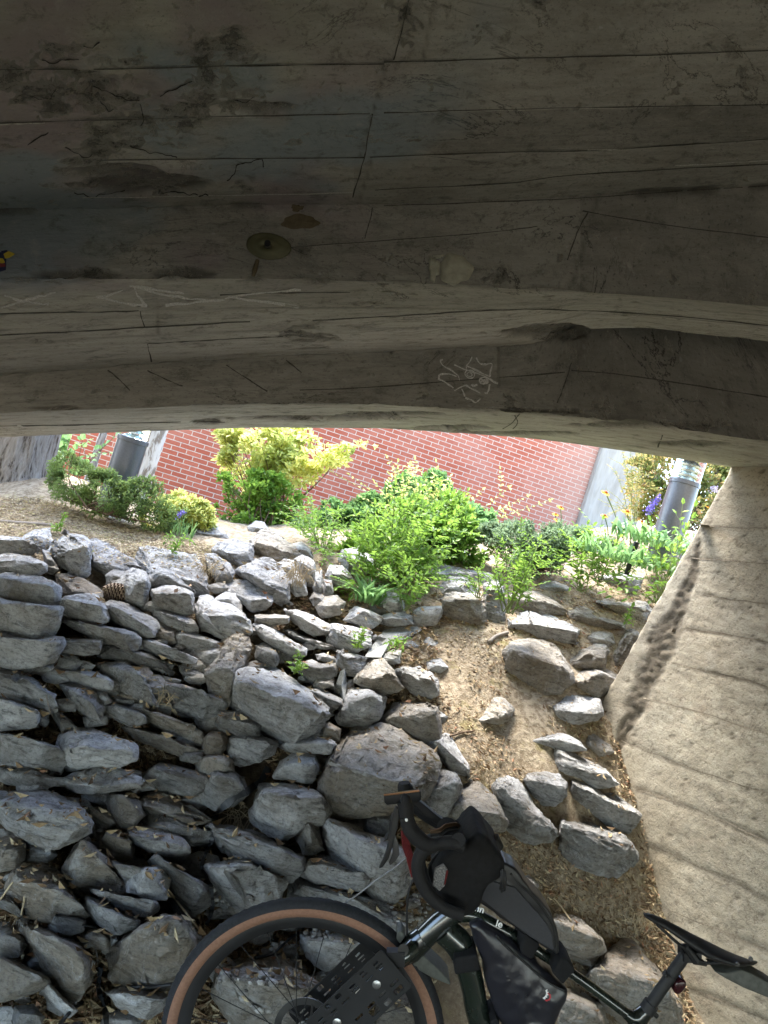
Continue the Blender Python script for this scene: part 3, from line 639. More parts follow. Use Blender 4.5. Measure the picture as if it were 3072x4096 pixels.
MT = {'g': M_ROCK, 'd': M_ROCKD, 'b': M_ROCKB}
ORG = {'A': (0, 2050), 'B': (1024, 2050), 'C': (2048, 2050), 'D': (0, 3050), 'E': (1024, 3050), 'F': (2048, 3050)}
ROCKS = [
('A','g',"thin dark slab at the top left of the bank, against the photo edge",[-40,160,0,152,150,152,245,215,250,245,190,278,0,270,-60,270],[0,172,150,172,235,225],0),
('A','g',"small block with a bright facet at the edge of the mulch slope",[140,155,220,103,320,98,342,180,290,230,240,235],[225,150,250,190],0.05),
('A','g',"wedge shaped rock leaning left just below the mulch slope",[315,240,345,185,410,130,490,125,590,190,590,300,580,380,530,415,450,380,330,300],[450,250,560,230],0),
('A','g',"pale sloping rock right of the leaning wedge, under the mulch",[585,180,620,170,740,215,870,300,905,345,790,390,700,375,590,335],[620,330,740,340],0.05),
('A','g',"rough rounded slab second from the top at the left photo edge",[-40,275,60,270,240,290,297,330,295,375,200,405,100,390,-40,375],[-20,320,150,310,290,340],0),
('A','g',"broad dark rock with pitted face, third from top at left photo edge",[-30,400,60,385,210,405,340,435,380,480,370,560,330,595,200,570,50,560,-40,545],[30,440,220,465,340,480],-.02),
('A','b',"purplish flat rock left of the pine cone",[370,400,450,400,560,440,650,500,650,540,550,550,430,520,385,510],[450,510,600,530],0.05),
('A','g',"large rounded rock directly behind the pine cone",[690,450,760,390,860,350,930,380,958,470,940,560,900,610,850,580,780,560,700,500],[830,500,950,440],0.02),
('A','g',"pale blue grey block below left of the pine cone",[375,580,400,560,440,540,600,535,650,560,690,630,685,690,640,715,480,690,400,670,380,630],[430,560,520,580,660,600],-.03),
('A','g',"long rock that slopes down to the right under the pine cone",[675,590,740,560,830,585,900,640,1000,680,1020,720,1000,790,930,800,800,740,720,690,690,640],[720,610,800,670,880,730,985,780],-.04),
('A','g',"large tilted slab at the top middle of the bank with flat grey face",[895,290,930,235,970,228,1080,250,1260,260,1300,330,1345,470,1330,540,1250,520,1130,460,1050,430,960,400,900,330],[1000,410,1160,470,1290,500],.05),
('A','d',"dark jagged ledge in front of the large tilted slab",[950,420,1020,345,1090,370,1270,500,1180,500,1040,440,960,480],[1050,400],0),
('A','g',"squarish block with small round chip, below the large tilted slab",[995,500,1080,470,1120,470,1245,515,1245,580,1245,640,1180,655,1070,630,1000,600],[1000,520,1060,545,1110,560,1240,525],-.03),
('A','g',"narrow ledge stone beneath the squarish chipped block",[990,620,1060,615,1250,685,1290,730,1270,760,1200,770,1090,740,1010,680],[1050,650,1200,720,1280,740],-.02),
('A','g',"upright pale oval stone right of the large tilted slab",[1335,270,1390,260,1480,330,1510,380,1500,430,1410,440,1380,400,1340,330],[1400,420,1490,390],0),
('A','g',"pale rock with a smooth square right side near the shrubs",[1385,240,1430,190,1520,178,1630,200,1635,310,1560,360,1450,290],[1430,250,1590,280],.05),
('A','g',"isolated rock on the mulch beneath the yellow shrub",[1225,110,1260,65,1370,68,1440,110,1472,160,1440,195,1340,190,1240,170],[1240,120,1340,150,1450,150],.1),
('A','g',"five sided block with ridge across, above the upright pale boulder",[1275,600,1310,545,1350,535,1540,620,1610,680,1610,760,1500,810,1430,790,1310,750,1285,680],[1290,660,1350,680,1590,690],-.03),
('A','g',"small stone tucked behind the five sided block",[1395,560,1470,515,1530,520,1560,580,1560,640,1500,620,1420,580],[1480,560],.03),
('A','g',"wide pale blue rock above the five sided block",[1400,480,1470,440,1600,435,1700,470,1757,560,1720,610,1640,630,1570,580,1480,510],[1570,570,1720,580],0),
('A','g',"bumpy pale rock with fractured face under the shrubs, left of dry stems",[1530,370,1590,320,1660,290,1720,290,1810,350,1860,440,1875,560,1810,590,1750,540,1680,450,1560,400],[1600,390,1750,500,1850,520],0),
('A','g',"thick flat topped slab, fourth from top at the left photo edge",[-50,560,0,560,200,590,378,620,360,700,325,798,200,790,0,760,-50,760],[-50,580,180,610,270,640,365,630],-.06),
('A','g',"slab with pale right end, fifth from top at left photo edge",[-50,770,0,765,200,795,385,815,395,860,350,930,250,985,150,990,0,960,-50,960],[-50,800,150,815,375,840],-.06),
('A','g',"long dark slab sloping right, under the pale blue grey block",[395,690,450,685,600,720,720,740,850,770,890,800,885,880,830,885,700,850,600,800,480,740,400,720],[450,700,700,750,865,810],-.03),
('A','g',"thin slab with bright broken right end in the left stack",[380,830,450,815,600,820,655,820,640,915,530,920,400,900,375,870],[400,838,560,835,640,835],-.02),
('A','d',"long nearly black slab in the shaded hollow of the left stack",[630,880,720,850,840,890,960,910,1105,970,1090,1030,1000,1020,850,970,740,940,640,930],[700,870,900,915,1080,985],.04),
('A','g',"thin pale fractured slab above the shaded hollow",[900,820,960,810,1100,860,1210,905,1270,930,1250,970,1150,960,1030,925,920,890],[960,830,1130,880],0),
('A','d',"small dark stone at the back of the left hollow",[340,900,500,930,510,990,420,990,340,960],[],.06),
('A','d',"thin pointed shard under the fifth left slab",[150,1010,330,960,350,1000,320,1025,200,1035],[],.02),
('A','d',"smooth black triangular slab with pointed right tip in the hollow",[640,980,820,990,905,1035,960,1100,1020,1200,1010,1235,950,1230,850,1180,710,1130],[905,1050,915,1190],-.02),
('A','g',"thin layered stone left of the black triangular slab",[300,1040,440,1010,600,1030,680,1060,715,1090,710,1130,600,1125,480,1110,330,1070],[440,1030,680,1080],0),
('A','d',"brown black slab between the hollow and the upright pale boulder",[1060,1130,1110,1100,1250,1120,1400,1180,1450,1230,1420,1300,1340,1335,1200,1310,1070,1270,1050,1200],[1080,1115,1250,1140,1420,1215],.03),
('A','g',"long tilted slab with dusty stained top at the left edge",[-50,1000,120,1040,240,1080,350,1160,355,1240,310,1255,150,1220,0,1190,-50,1180],[0,1060,200,1100,330,1180],-.05),
('A','g',"purplish lumpy rock low on the left photo edge",[-50,1195,80,1215,230,1260,258,1310,220,1380,100,1390,0,1400,-50,1400],[0,1215,225,1280],-.03),
('A','g',"angular rock with folded face in the middle of the left stack",[390,1110,480,1120,570,1140,640,1190,670,1250,650,1350,560,1320,500,1260,460,1180],[480,1170,600,1230],0),
('A','g',"small upright stone beside the folded rock",[630,1150,690,1160,720,1220,680,1240,640,1200],[],0),
('A','d',"dark sloping stone low in the left stack",[340,1260,410,1290,470,1340,500,1380,400,1430,350,1330],[],.02),
('A','g',"small rounded stone between two purplish rocks at left",[240,1290,310,1275,320,1350,290,1390,230,1350],[],.02),
('A','d',"thin dark wedge pointing right under the black triangular slab",[690,1250,750,1245,860,1280,950,1310,940,1350,860,1370,780,1340,700,1290],[740,1260,930,1320],0),
('A','b',"long brown step like slab, upper of two",[900,1250,1000,1290,1180,1340,1320,1420,1310,1510,1230,1480,1100,1430,960,1360],[920,1265,1100,1335,1200,1370],.02),
('A','b',"long brown step like slab, lower of two",[810,1390,900,1380,1050,1430,1200,1500,1310,1540,1310,1590,1180,1580,1000,1520,860,1450],[880,1400,1080,1460,1290,1555],.02),
('A','g',"wide bottom slab beside the purplish rock at the left edge",[-50,1410,60,1430,250,1470,380,1500,440,1600,400,1660,100,1640,-50,1620],[0,1435,370,1515],-.03),
('A','g',"big jagged rock with pale ridges in the left middle",[375,1540,400,1430,460,1375,540,1385,640,1390,740,1430,850,1500,850,1580,750,1630,500,1640,420,1600],[440,1520,560,1500,640,1560,830,1560],-.06),
('A','b',"tall pale boulder standing upright in the middle of the bank",[1310,990,1340,950,1450,850,1500,770,1555,757,1590,800,1610,870,1590,950,1520,1020,1490,1100,1480,1200,1420,1210,1390,1120,1330,1040],[1370,1060,1480,1090],-.05),
('A','g',"largest slab of the bank, flat blue grey top with long cracks",[1490,1160,1540,985,1660,985,1790,1020,1960,1120,2105,1245,2105,1290,2060,1350,1990,1410,1840,1480,1800,1470,1750,1400,1600,1290,1510,1220],[1550,1130,1660,1180,1800,1330,1850,1400,2080,1310],-.1),
('A','d',"dark block under the left end of the largest slab",[1400,1360,1430,1290,1560,1290,1680,1370,1660,1430,1560,1440,1440,1410],[1430,1330,1600,1380],-.02),
('A','b',"olive tinted block left of the smooth five cornered stone",[1315,1470,1360,1420,1430,1405,1470,1440,1470,1520,1430,1570,1340,1590,1315,1550],[1340,1450,1440,1470],-.02),
('A','g',"smooth five cornered stone beneath the dark block",[1470,1480,1510,1435,1600,1430,1700,1450,1790,1490,1770,1560,1680,1620,1560,1640,1480,1600],[1500,1460,1640,1470,1760,1500],-.05),
('A','d',"little dark stone at the end of the brown steps",[1170,1540,1230,1520,1310,1540,1320,1590,1250,1620,1170,1600],[],0),
('A','b',"pale topped stone below the olive tinted block",[1270,1610,1350,1560,1440,1560,1500,1600,1500,1680,1400,1740,1280,1700],[1330,1590,1470,1620],-.02),
('A','d',"dark brown stone left of the upright pale boulder",[1090,800,1170,770,1300,790,1410,830,1410,870,1330,910,1200,900,1110,850],[1180,790,1390,840],.03),
('A','d',"black stone deep in the shade left of the upright boulder",[1150,980,1250,1000,1310,1040,1300,1110,1200,1080,1160,1030],[],.08),
('A','d',"thin dark sliver behind the triangular slab",[880,1030,1010,1050,1160,1080,1150,1110,1000,1090,900,1070],[],.05),
('A','d',"shaded stone between the leaning wedge and the rough slab",[280,240,330,260,370,330,350,380,290,340],[],.05),
('A','d',"small black stone low in the hollow",[540,1320,690,1310,690,1370,560,1390],[],.04),
('A','d',"flat black stone under the triangular slab",[700,1170,860,1210,860,1260,700,1230],[],.04),
('A','b',"brown shaded stone right of the long rock under the cone",[1020,700,1140,750,1140,830,1080,850,1000,800],[],.03),
('B','b',"flat thin brown stone at the head of the rock steps",[0,660,120,650,220,665,200,710,60,735,0,710],[0,680,200,690],0),
('B','g',"long pale slab running down to the right above the rock steps",[190,630,280,620,400,680,480,720,480,760,380,790,280,730,210,670],[220,650,340,720,460,770],0),
('B','g',"long dark sided slab parallel below the pale one",[0,730,60,735,200,800,320,870,310,910,240,930,130,880,40,800],[30,760,180,860,300,900],-.02),
('B','g',"thin curved slab between two longer slabs",[185,760,230,750,380,810,490,855,520,880,420,880,250,820],[220,780,420,860],0),
('B','g',"block with square left side next to the grey fabric sheet",[470,760,500,720,620,730,740,770,735,850,650,890,560,880,480,830],[500,740,560,860,650,850],-.02),
('B','g',"striped pale block above the grey fabric sheet",[575,690,650,610,740,630,815,665,800,700,740,745,620,700],[620,690,700,640],0),
('B','g',"upright pale stone at the foot of the green shrub",[790,650,840,520,900,500,950,560,960,640,880,660],[],.05),
('B','g',"flat wavy rock right of the striped pale block",[770,700,840,655,960,640,1020,670,1010,720,900,735,850,725],[],0),
('B','g',"small blue topped stone at the top of the dirt path",[1010,640,1060,605,1190,600,1205,640,1160,720,1060,730,1015,720],[1040,630,1100,640,1200,620],0),
('B','b',"squared block with flat top at the head of the dirt path",[1205,560,1240,525,1290,515,1420,525,1480,560,1475,700,1440,735,1240,720,1225,680],[1215,572,1300,560,1440,570,1430,720],0),
('B','g',"tall stone standing beside the squared block",[1480,470,1540,440,1600,460,1620,560,1610,700,1560,730,1480,735],[1500,500,1600,510],0),
('B','g',"rounded rock behind the squared block",[1185,470,1260,420,1350,430,1440,480,1420,530,1280,520,1200,540],[],.02),
('B','g',"wide low rock at the back, right of the green shrub",[1120,420,1140,350,1240,330,1350,350,1480,380,1560,430,1500,460,1300,430,1200,460],[1150,400,1400,400],.05),
('B','g',"pale stone highest at the back, right of the green shrub",[1240,240,1300,220,1370,250,1380,300,1290,320,1240,300],[],.1),
('B','g',"pale rock left of the green shrub, farther back",[540,300,560,240,640,230,740,290,760,350,660,400,600,380],[600,290,700,310],0),
('B','g',"darker rock left of the green shrub, nearer",[450,400,480,330,560,340,630,430,610,470,510,480,460,440],[],0),
('B','g',"upright ribbed stone behind the dry stems",[250,310,300,280,370,310,390,400,380,480,320,450,260,380],[300,330,370,370],0),
('B','g',"stone with cleft top under the leafy edge",[240,200,300,185,350,230,365,290,300,290,250,260],[],0),
('B','b',"big purplish rock with mossy crown near the shrubs",[-30,170,60,110,150,140,220,200,290,230,330,290,250,300,130,330,50,290,-40,250],[0,200,130,230,260,280],.02),
('B','g',"rounded grey rock topmost beneath the yellow shrub",[-50,90,0,55,50,60,95,110,80,140,0,130,-50,130],[],.08),
('B','g',"pale stone under the purplish rock",[130,340,180,300,240,310,250,370,220,420,150,400],[],0),
('B','g',"upright pale stone overgrown with dry stems",[210,470,240,370,280,365,320,440,330,520,260,530],[],.03),
('B','g',"thin standing stone right of the dry stems",[380,380,430,370,440,500,400,540,370,480],[],0),
('B','g',"narrow grey stone second right of the dry stems",[440,430,490,440,500,520,440,530],[],0),
('B','b',"low dusty stone half buried in brown leaves",[390,600,430,540,520,540,570,580,540,650,430,670],[],.03),
('B','d',"layered rock step with split upper edge above the brown brick stone",[210,960,260,945,380,960,500,980,510,1050,440,1050,390,1110,330,1080,230,1000],[260,970,370,1060,490,1030],0),
('B','b',"brown brick like stone",[380,1065,500,1070,500,1120,430,1140,380,1130],[],0),
('B','g',"small lens shaped stone left of the grey fabric sheet",[390,920,440,905,510,935,520,960,450,970,400,950],[],0),
('B','g',"cube like rock with dark right side below the fabric sheet",[505,1030,530,900,570,890,720,935,700,990,650,1060,590,1040,570,970],[540,910,575,940,580,1030],-.02),
('B','b',"tan pyramid shaped rock left of the dirt path",[640,1080,690,980,740,930,800,935,870,1010,945,1120,890,1160,800,1170,680,1110],[660,1090,790,1110,870,1060],-.05),
('B','d',"dark round rock right of the tan pyramid",[900,1020,960,1005,1120,1030,1165,1080,1170,1160,1120,1195,1030,1180,950,1110],[960,1040,1060,1070,1140,1090],-.02),
('B','g',"blocky rock with sloping left side behind the biggest boulder",[520,1320,560,1230,600,1140,720,1140,825,1190,830,1250,790,1330,700,1310,640,1380,550,1360],[600,1250,690,1310,770,1200],-.03),
('B','b',"pale topped block with black right end by the dirt path",[820,1330,880,1270,900,1230,1080,1230,1160,1260,1175,1350,1170,1450,1050,1460,960,1410,830,1380],[870,1330,1020,1370,1060,1300,1160,1285],-.02),
('B','d',"dark wedge squeezed behind the biggest boulder",[640,1390,680,1310,760,1330,900,1400,1000,1460,1010,1500,850,1450,700,1400],[],.02),
('B','b',"biggest boulder of the bank, rounded brown grey hump behind the handlebars",[430,1690,450,1650,480,1560,570,1440,650,1395,770,1380,900,1410,1060,1500,1150,1570,1140,1700,1080,1840,920,1900,700,1900,480,1920,420,1800],[480,1700,600,1660,800,1740,1000,1790],-.12),
('B','g',"leaning slab on the right shoulder of the biggest boulder",[1100,1500,1170,1450,1250,1425,1320,1520,1390,1620,1385,1710,1300,1690,1200,1600],[1180,1480,1260,1560,1360,1660],-.04),
('E','g',"rounded rock below the right shoulder of the biggest boulder",[1100,150,1120,70,1180,30,1280,70,1310,150,1280,240,1230,310,1130,320,1080,260],[1130,200,1250,190,1300,140],-.08),
('E','b',"tan rock with flat face right of the handlebars",[1220,330,1280,240,1330,130,1440,135,1530,220,1610,350,1600,410,1500,430,1380,390,1270,350],[1280,340,1420,330,1590,350],-.1),
('B','b',"flat pale stone half sunk in the middle of the dirt path",[1360,1330,1430,1280,1530,1200,1580,1195,1655,1270,1630,1320,1560,1370,1470,1390],[1480,1350,1600,1310],.03),
('B','g',"low bluish stone under the front of the largest slab",[150,1510,200,1460,340,1440,480,1470,512,1500,470,1560,340,1560,200,1540],[180,1500,350,1520,490,1500],-.03),
('B','g',"angular rock with bright right facet left of the biggest boulder",[130,1700,180,1610,260,1550,370,1570,400,1660,360,1740,240,1720],[200,1640,290,1640,380,1620],-.04),
('B','g',"small stone right of the front corner of the largest slab",[340,1400,380,1355,430,1380,430,1440,360,1440],[],0),
('B','b',"small pale stone just behind the biggest boulder",[420,1370,470,1345,545,1400,530,1470,440,1450],[],0),
('B','g',"thin flat slab right of the largest slab",[330,1150,400,1140,560,1200,565,1240,490,1270,400,1230],[360,1170,540,1230],-.02),
('B','d',"round dark stone above the largest slab",[0,860,50,840,120,870,155,920,130,980,50,975,0,940],[],0),
('C','b',"long brown humped stone at the top of the dirt path",[-40,560,60,505,160,515,270,570,335,625,320,650,150,640,0,650,-50,640],[0,540,160,560,310,630],0),
('C','g',"pale stone at the edge of the grey green cushion plant",[150,500,190,445,270,437,340,465,400,510,330,520,220,525],[],.05),
('C','b',"long two toned stone lying above the grey oblong rock",[340,625,370,600,440,605,540,650,650,680,720,710,725,745,620,755,470,750,380,710],[370,650,480,680,620,700,715,730],0),
('C','g',"grey oblong rock right of the dirt path, upper",[-80,730,-40,670,0,650,100,630,230,650,360,710,450,770,450,810,380,835,260,840,100,815,0,800,-60,780],[0,730,120,720,300,790,440,790],-.02),
('C','b',"broad tan stone against the concrete wall at the path head",[520,570,580,545,700,560,850,575,905,640,850,735,760,700,650,660],[560,585,870,610],.06),
('C','b',"low flat dusty stone right of the oval boulder",[455,790,480,750,570,750,650,780,660,840,620,880,540,850,460,850],[],.02),
('C','b',"triangular stone with pale flat face near the concrete wall",[370,950,430,900,530,845,590,850,620,900,600,990,500,1000,380,980],[520,980,540,900,610,890],-.03),
('C','b',"narrow stone leaning against the concrete wall",[620,950,680,870,730,760,790,745,835,790,800,860,740,950,700,1015,640,1010],[690,950,730,820,820,790],0),
('C','b',"large oval boulder with blue grey top and brown underside",[-60,900,0,830,100,818,210,830,290,890,370,1020,375,1070,300,1135,160,1140,50,1110,-60,1080],[-20,900,60,940,200,1040,350,1050],-.05),
('C','b',"rounded block between the triangular stone and the layered one",[393,1080,410,1030,500,1000,580,1000,670,1050,680,1090,600,1150,540,1180,450,1165],[420,1110,530,1130,580,1050],-.03),
('C','g',"round layered rock with rippled face beside the concrete wall",[255,1240,280,1200,370,1160,480,1175,550,1210,570,1290,540,1330,440,1360,340,1370,290,1320],[290,1290,400,1330,550,1290],-.04),
('C','b',"flat stone sunk in leaf litter under the layered rock",[440,1430,480,1400,540,1420,600,1480,660,1530,640,1570,580,1590,490,1550],[500,1500,600,1560],.02),
('C','g',"low wavy stone lying in the dirt path",[50,1500,180,1450,250,1425,350,1440,430,1490,460,1530,350,1530,220,1510,80,1510],[120,1490,300,1470,430,1510],.03),
('F','g',"thin pale slab pointing right above the dark angular rock",[250,-60,280,-100,380,-70,480,-10,600,50,680,110,665,135,560,110,450,70,360,95,280,60,240,0],[300,-60,330,30,420,40,660,110],-.02),
('F','g',"rough rock between the path and the dark angular rock",[70,110,110,60,220,55,300,70,350,120,350,210,280,260,190,260,120,180],[100,120,220,200,340,180],-.03),
('F','d',"dark angular rock with cut off left corner touching the concrete wall",[370,200,385,100,410,60,520,120,660,220,800,290,815,320,740,420,680,420,520,350,400,300],[400,150,480,180,620,340,790,330],-.03),
('F','d',"big solitary boulder with chalky top edge beside the wall",[300,590,310,450,340,340,400,345,560,390,700,440,770,500,800,580,780,640,680,710,590,710,450,670,330,620],[330,410,480,440,620,500,760,530],-.08),
('F','g',"tall sloping rock left of the dirt path behind the bags",[-110,150,-60,100,0,85,60,120,130,230,200,340,280,430,230,465,80,470,-40,430,-90,280],[-80,180,0,260,100,380,250,430],-.06),
('F','g',"small stone showing behind the top tube bag",[60,740,100,725,165,790,150,840,100,810],[],0),
('F','b',"pale rock with sharp edge behind the top tube",[150,1000,245,975,290,968,400,990,560,1130,590,1200,500,1280,400,1300,280,1250,200,1150],[290,1030,380,1180,560,1140],-.04),
('F','b',"large slab behind the seat tube with a star shaped crack",[430,1360,560,1260,730,1150,790,1180,900,1300,1000,1420,1080,1560,1080,1700,700,1740,500,1560,450,1500],[520,1350,700,1430,1000,1480],-.1),
('F','b',"brown shaded rock at the bottom under the top tube",[260,1560,340,1400,560,1540,640,1720,260,1760],[],-.02),
('D','d',"flat black slab at the left edge above the big chalk pale boulder",[-40,20,200,40,440,110,300,160,-40,110],[],.02),
('D','g',"lens shaped pale rock in the left middle of the bank",[360,130,480,70,600,25,740,20,860,60,930,100,880,160,740,190,600,190,450,165],[400,130,640,160,860,145],-.04),
('D','d',"brown topped dark ledge right of the lens shaped rock",[920,100,980,40,1050,5,1240,70,1380,90,1350,170,1250,200,1100,170,960,160],[1000,40,1200,90,1340,120],0),
('D','d',"knobbly dark rock beside the black strap",[1270,200,1350,60,1430,20,1520,60,1560,130,1600,190,1500,260,1400,280],[1400,80,1530,130],-.02),
('D','g',"big boulder with brilliant pale top and scratches at the left edge",[-40,190,100,178,330,185,490,245,580,370,570,440,330,545,110,490,60,440,-40,300],[-30,250,100,340,130,390,380,380,560,395],-.12),
('D','b',"round smooth stone below the pale topped boulder at the left edge",[-40,500,100,470,160,530,150,610,100,660,0,680,-40,660],[],-.02),
('D','d',"shaded stone directly under the pale topped boulder",[170,520,330,550,370,590,300,640,170,630],[],0),
('D','b',"triangular rock with pale right facet in the left centre",[690,250,710,195,790,205,900,250,930,330,850,420,770,410,720,340],[790,215,850,360,900,340],-.03),
('D','b',"long rock with smooth cream upper strip sloping right",[910,270,960,200,1050,195,1200,270,1380,370,1330,400,1200,370,1050,330],[940,280,1100,300,1240,370],-.02),
('D','b',"cream topped stone behind the triangular rock",[530,280,620,280,720,340,750,390,700,420,600,380,560,320],[580,290,730,380],0),
('D','d',"crusty dark rock under the long cream striped one",[890,400,960,320,1080,350,1250,430,1370,450,1350,490,1230,520,1100,430,980,420],[],-.02),
('D','g',"smooth pale flat stone in the lower left centre",[825,440,850,412,1080,415,1160,470,1215,530,1215,570,1140,605,1030,590,880,520,830,480],[840,475,900,510,1050,565,1200,560],-.07),
('D','g',"long smooth pale slab sloping right beside the strap",[1365,430,1385,385,1500,405,1660,455,1780,510,1950,590,1955,670,1890,760,1740,700,1640,640,1480,600,1400,520],[1380,415,1500,435,1660,490,1930,625],-.07),
('D','b',"rough arched stone left of the smooth pale flat one",[640,540,690,440,740,430,850,490,870,560,860,620,740,640,650,600],[680,460,840,510],-.03),
('D','b',"wedge with curved brown front and cream top",[395,700,470,640,530,490,600,510,690,640,680,690,820,800,740,835,600,870,560,860,450,780],[535,500,500,645,600,660,690,710],-.05),
('D','g',"small dark mottled stone right of the cream topped wedge",[680,650,710,628,780,630,930,690,940,720,820,800,740,740,690,700],[720,640,800,720,920,700],-.05),
('D','g',"small block with scored face in the lower left centre",[820,780,850,720,950,680,1060,685,1085,750,1070,870,960,870,830,830],[900,850,940,700],-.1),
('D','d',"large dark jagged rock left of the dangling strap",[940,660,1030,582,1150,640,1260,720,1350,800,1370,880,1300,940,1180,980,1110,900,1080,780,1060,690],[1020,600,1180,710,1340,810],-.04),
('D','g',"broad greenish rock with flat front above the front wheel",[1310,650,1400,630,1560,620,1700,655,1730,690,1850,750,1830,850,1780,900,1640,950,1540,920,1400,810,1330,710],[1340,670,1460,700,1600,665,1720,700],-.07),
('D','b',"large dark fronted rock with cream slope on its right side",[60,830,110,710,240,670,290,655,400,760,560,920,560,980,360,1010,250,980,100,890],[100,740,260,850,410,850,540,925],-.06),
('D','d',"slanting slab in the lower left beside bent grass",[-40,810,50,810,100,900,150,960,140,1000,0,920,-40,900],[],-.02),
('D','g',"long thin flat stone with blotches in the lower left",[580,840,600,810,700,830,870,880,1010,900,1000,950,920,1000,760,950,620,870],[600,825,850,882,1000,910],-.08),
('D','g',"pointed shard with white upper face below the blotched stone",[560,920,570,880,640,910,780,980,900,1010,880,1060,760,1100,650,1050,610,980],[580,900,680,990,760,1020,880,1020],-.1),
('D','g',"small veined stone in the lower left leaf litter",[330,1050,370,965,450,965,540,1010,540,1080,470,1110,380,1090],[360,1000,450,1040,530,1040],-.04),
('D','b',"low stone left of the big rounded boulder",[500,1110,600,1040,700,1100,715,1150,690,1210,580,1170],[],-.03),
('D','b',"big rounded boulder with smooth brown face left of the front wheel",[705,1220,720,1190,830,1100,950,1020,1100,990,1200,1030,1280,1120,1290,1200,1210,1330,1150,1420,1000,1420,850,1390,730,1370,710,1280],[830,1120,1000,1040,1160,1030,1230,1130],-.08),
('D','b',"tall fractured rock in the lower left corner area",[130,1130,150,1040,280,1110,400,1100,520,1160,570,1250,560,1380,490,1500,400,1460,280,1350,200,1260],[200,1080,330,1170,480,1200,560,1300],-.05),
('D','b',"brown rock with bright upper edge at the bottom left edge",[-40,1240,0,1250,100,1270,290,1390,300,1420,200,1470,80,1510,-40,1530],[0,1262,270,1400],-.06),
('D','g',"pinkish pale stone at the left edge low down",[-40,1040,60,1040,120,1100,165,1170,120,1240,-40,1250],[],-.02),
('D','g',"narrow tilted stone in the bottom left leaf litter",[270,1480,300,1440,330,1430,400,1500,490,1590,440,1640,340,1560],[310,1440,440,1590],-.04),
('D','g',"pale flat stone crossed by the black cable",[690,1480,780,1430,880,1400,1040,1440,1095,1520,1060,1610,960,1650,860,1600,760,1560],[740,1500,880,1560,1060,1540],-.03),
('D','d',"mottled stone at the very bottom left",[80,1650,100,1570,220,1560,290,1640,250,1720,100,1720],[],-.02),
('D','g',"tiny block left of the big rounded boulder's shoulder",[710,1110,770,1100,770,1150,720,1190],[],-.02),
('D','b',"square pinkish boulder seen through the lower part of the front wheel",[1400,1500,1430,1340,1500,1290,1680,1265,1820,1270,1920,1340,2090,1430,2140,1500,2080,1640,1990,1720,1650,1700,1500,1610],[1430,1400,1640,1425,1900,1470,2080,1480],-.05),
('E','g',"oval rock with bright top seen through the front wheel's upper spokes",[300,1180,305,1095,380,1087,560,1110,700,1160,730,1200,680,1270,560,1340,440,1340,340,1270],[320,1150,500,1160,700,1190],-.04),
('E','g',"broad layered block left below the biggest boulder",[10,250,50,140,180,130,340,150,440,210,470,310,450,380,310,420,200,480,100,430,0,370,-20,300],[40,200,200,220,400,240],-.05),
('E','b',"small pointed rock between two slabs left of the brake lever",[255,480,300,420,370,360,420,440,445,550,380,590,300,580],[340,400,360,520],-.04),
('E','g',"large rock with white sweeping face behind the brake lever",[440,430,480,340,540,370,640,430,830,490,960,520,1010,600,1000,700,950,820,880,870,760,850,710,760,640,660,500,600,450,540],[480,400,640,480,780,650,940,620],-.07),
('E','g',"loaf shaped rock with bright top above the front tyre",[300,660,370,600,440,600,580,640,705,710,710,770,660,820,540,800,400,770,310,720],[340,665,480,670,680,730],-.06),
('E','g',"long flat pale rock lying right behind the top of the front tyre",[250,870,300,740,400,780,560,810,700,850,830,900,960,1060,970,1100,880,1090,700,1010,400,940],[300,800,600,890,880,1040],-.05),
('E','d',"dark stone under the biggest boulder left of the brake hood",[670,360,700,310,860,300,900,360,890,460,780,470,700,430],[],0),
('E','b',"small pale stone in the gravel behind the hanging brake cable",[970,880,1060,870,1060,930,980,950],[],0),
('E','b',"thin light stone showing behind the handlebar clamp",[1200,330,1380,380,1480,450,1430,500,1300,460],[],-.02),
('E','b',"pale rock behind the fork mounted rack near the tyre",[780,1560,900,1400,1000,1500,1050,1700,760,1720],[],-.02),
]

SC = 1.6201
for i, (rg_, mt_, lab, out, rid, dd) in enumerate(ROCKS):
    ox, oy = ORG[rg_]
    out = [(ox+out[k]/SC, oy+out[k+1]/SC) for k in range(0, len(out), 2)]
    rid = [(ox+rid[k]/SC, oy+rid[k+1]/SC) for k in range(0, len(rid), 2)]
    solid_rock("rock", out, rid, MT[mt_], lab, dd, seed=i)
# small stones wedged in the gaps
SMALL = []
sr = np.random.default_rng(33); cnt = 0
while cnt < 250:
    px = sr.uniform(-60, 1750); py = sr.uniform(2230, 4150)
    if px > 1450 and py > 3000 and px > 1500: continue
    if py < 2230+px*.12: continue
    s = sr.uniform(28, 85)*(1 if py > 2600 else .7); n = sr.integers(5, 8); a0 = sr.random()*6
    asp = sr.uniform(.45, .8)
    out = [(px+s*math.cos(a0+k*6.283/n)*sr.uniform(.75, 1.1), py+s*asp*math.sin(a0+k*6.283/n)*sr.uniform(.75, 1.1)) for k in range(n)]
    solid_rock("stone", out, [], [M_ROCKD, M_ROCK, M_ROCKB][sr.integers(0, 3)], "small angular grey stone wedged in a gap of the rock bank", sr.uniform(.04, .09), detail=.03, seed=500+cnt, group="small stones in the gaps of the rock bank")
    cnt += 1
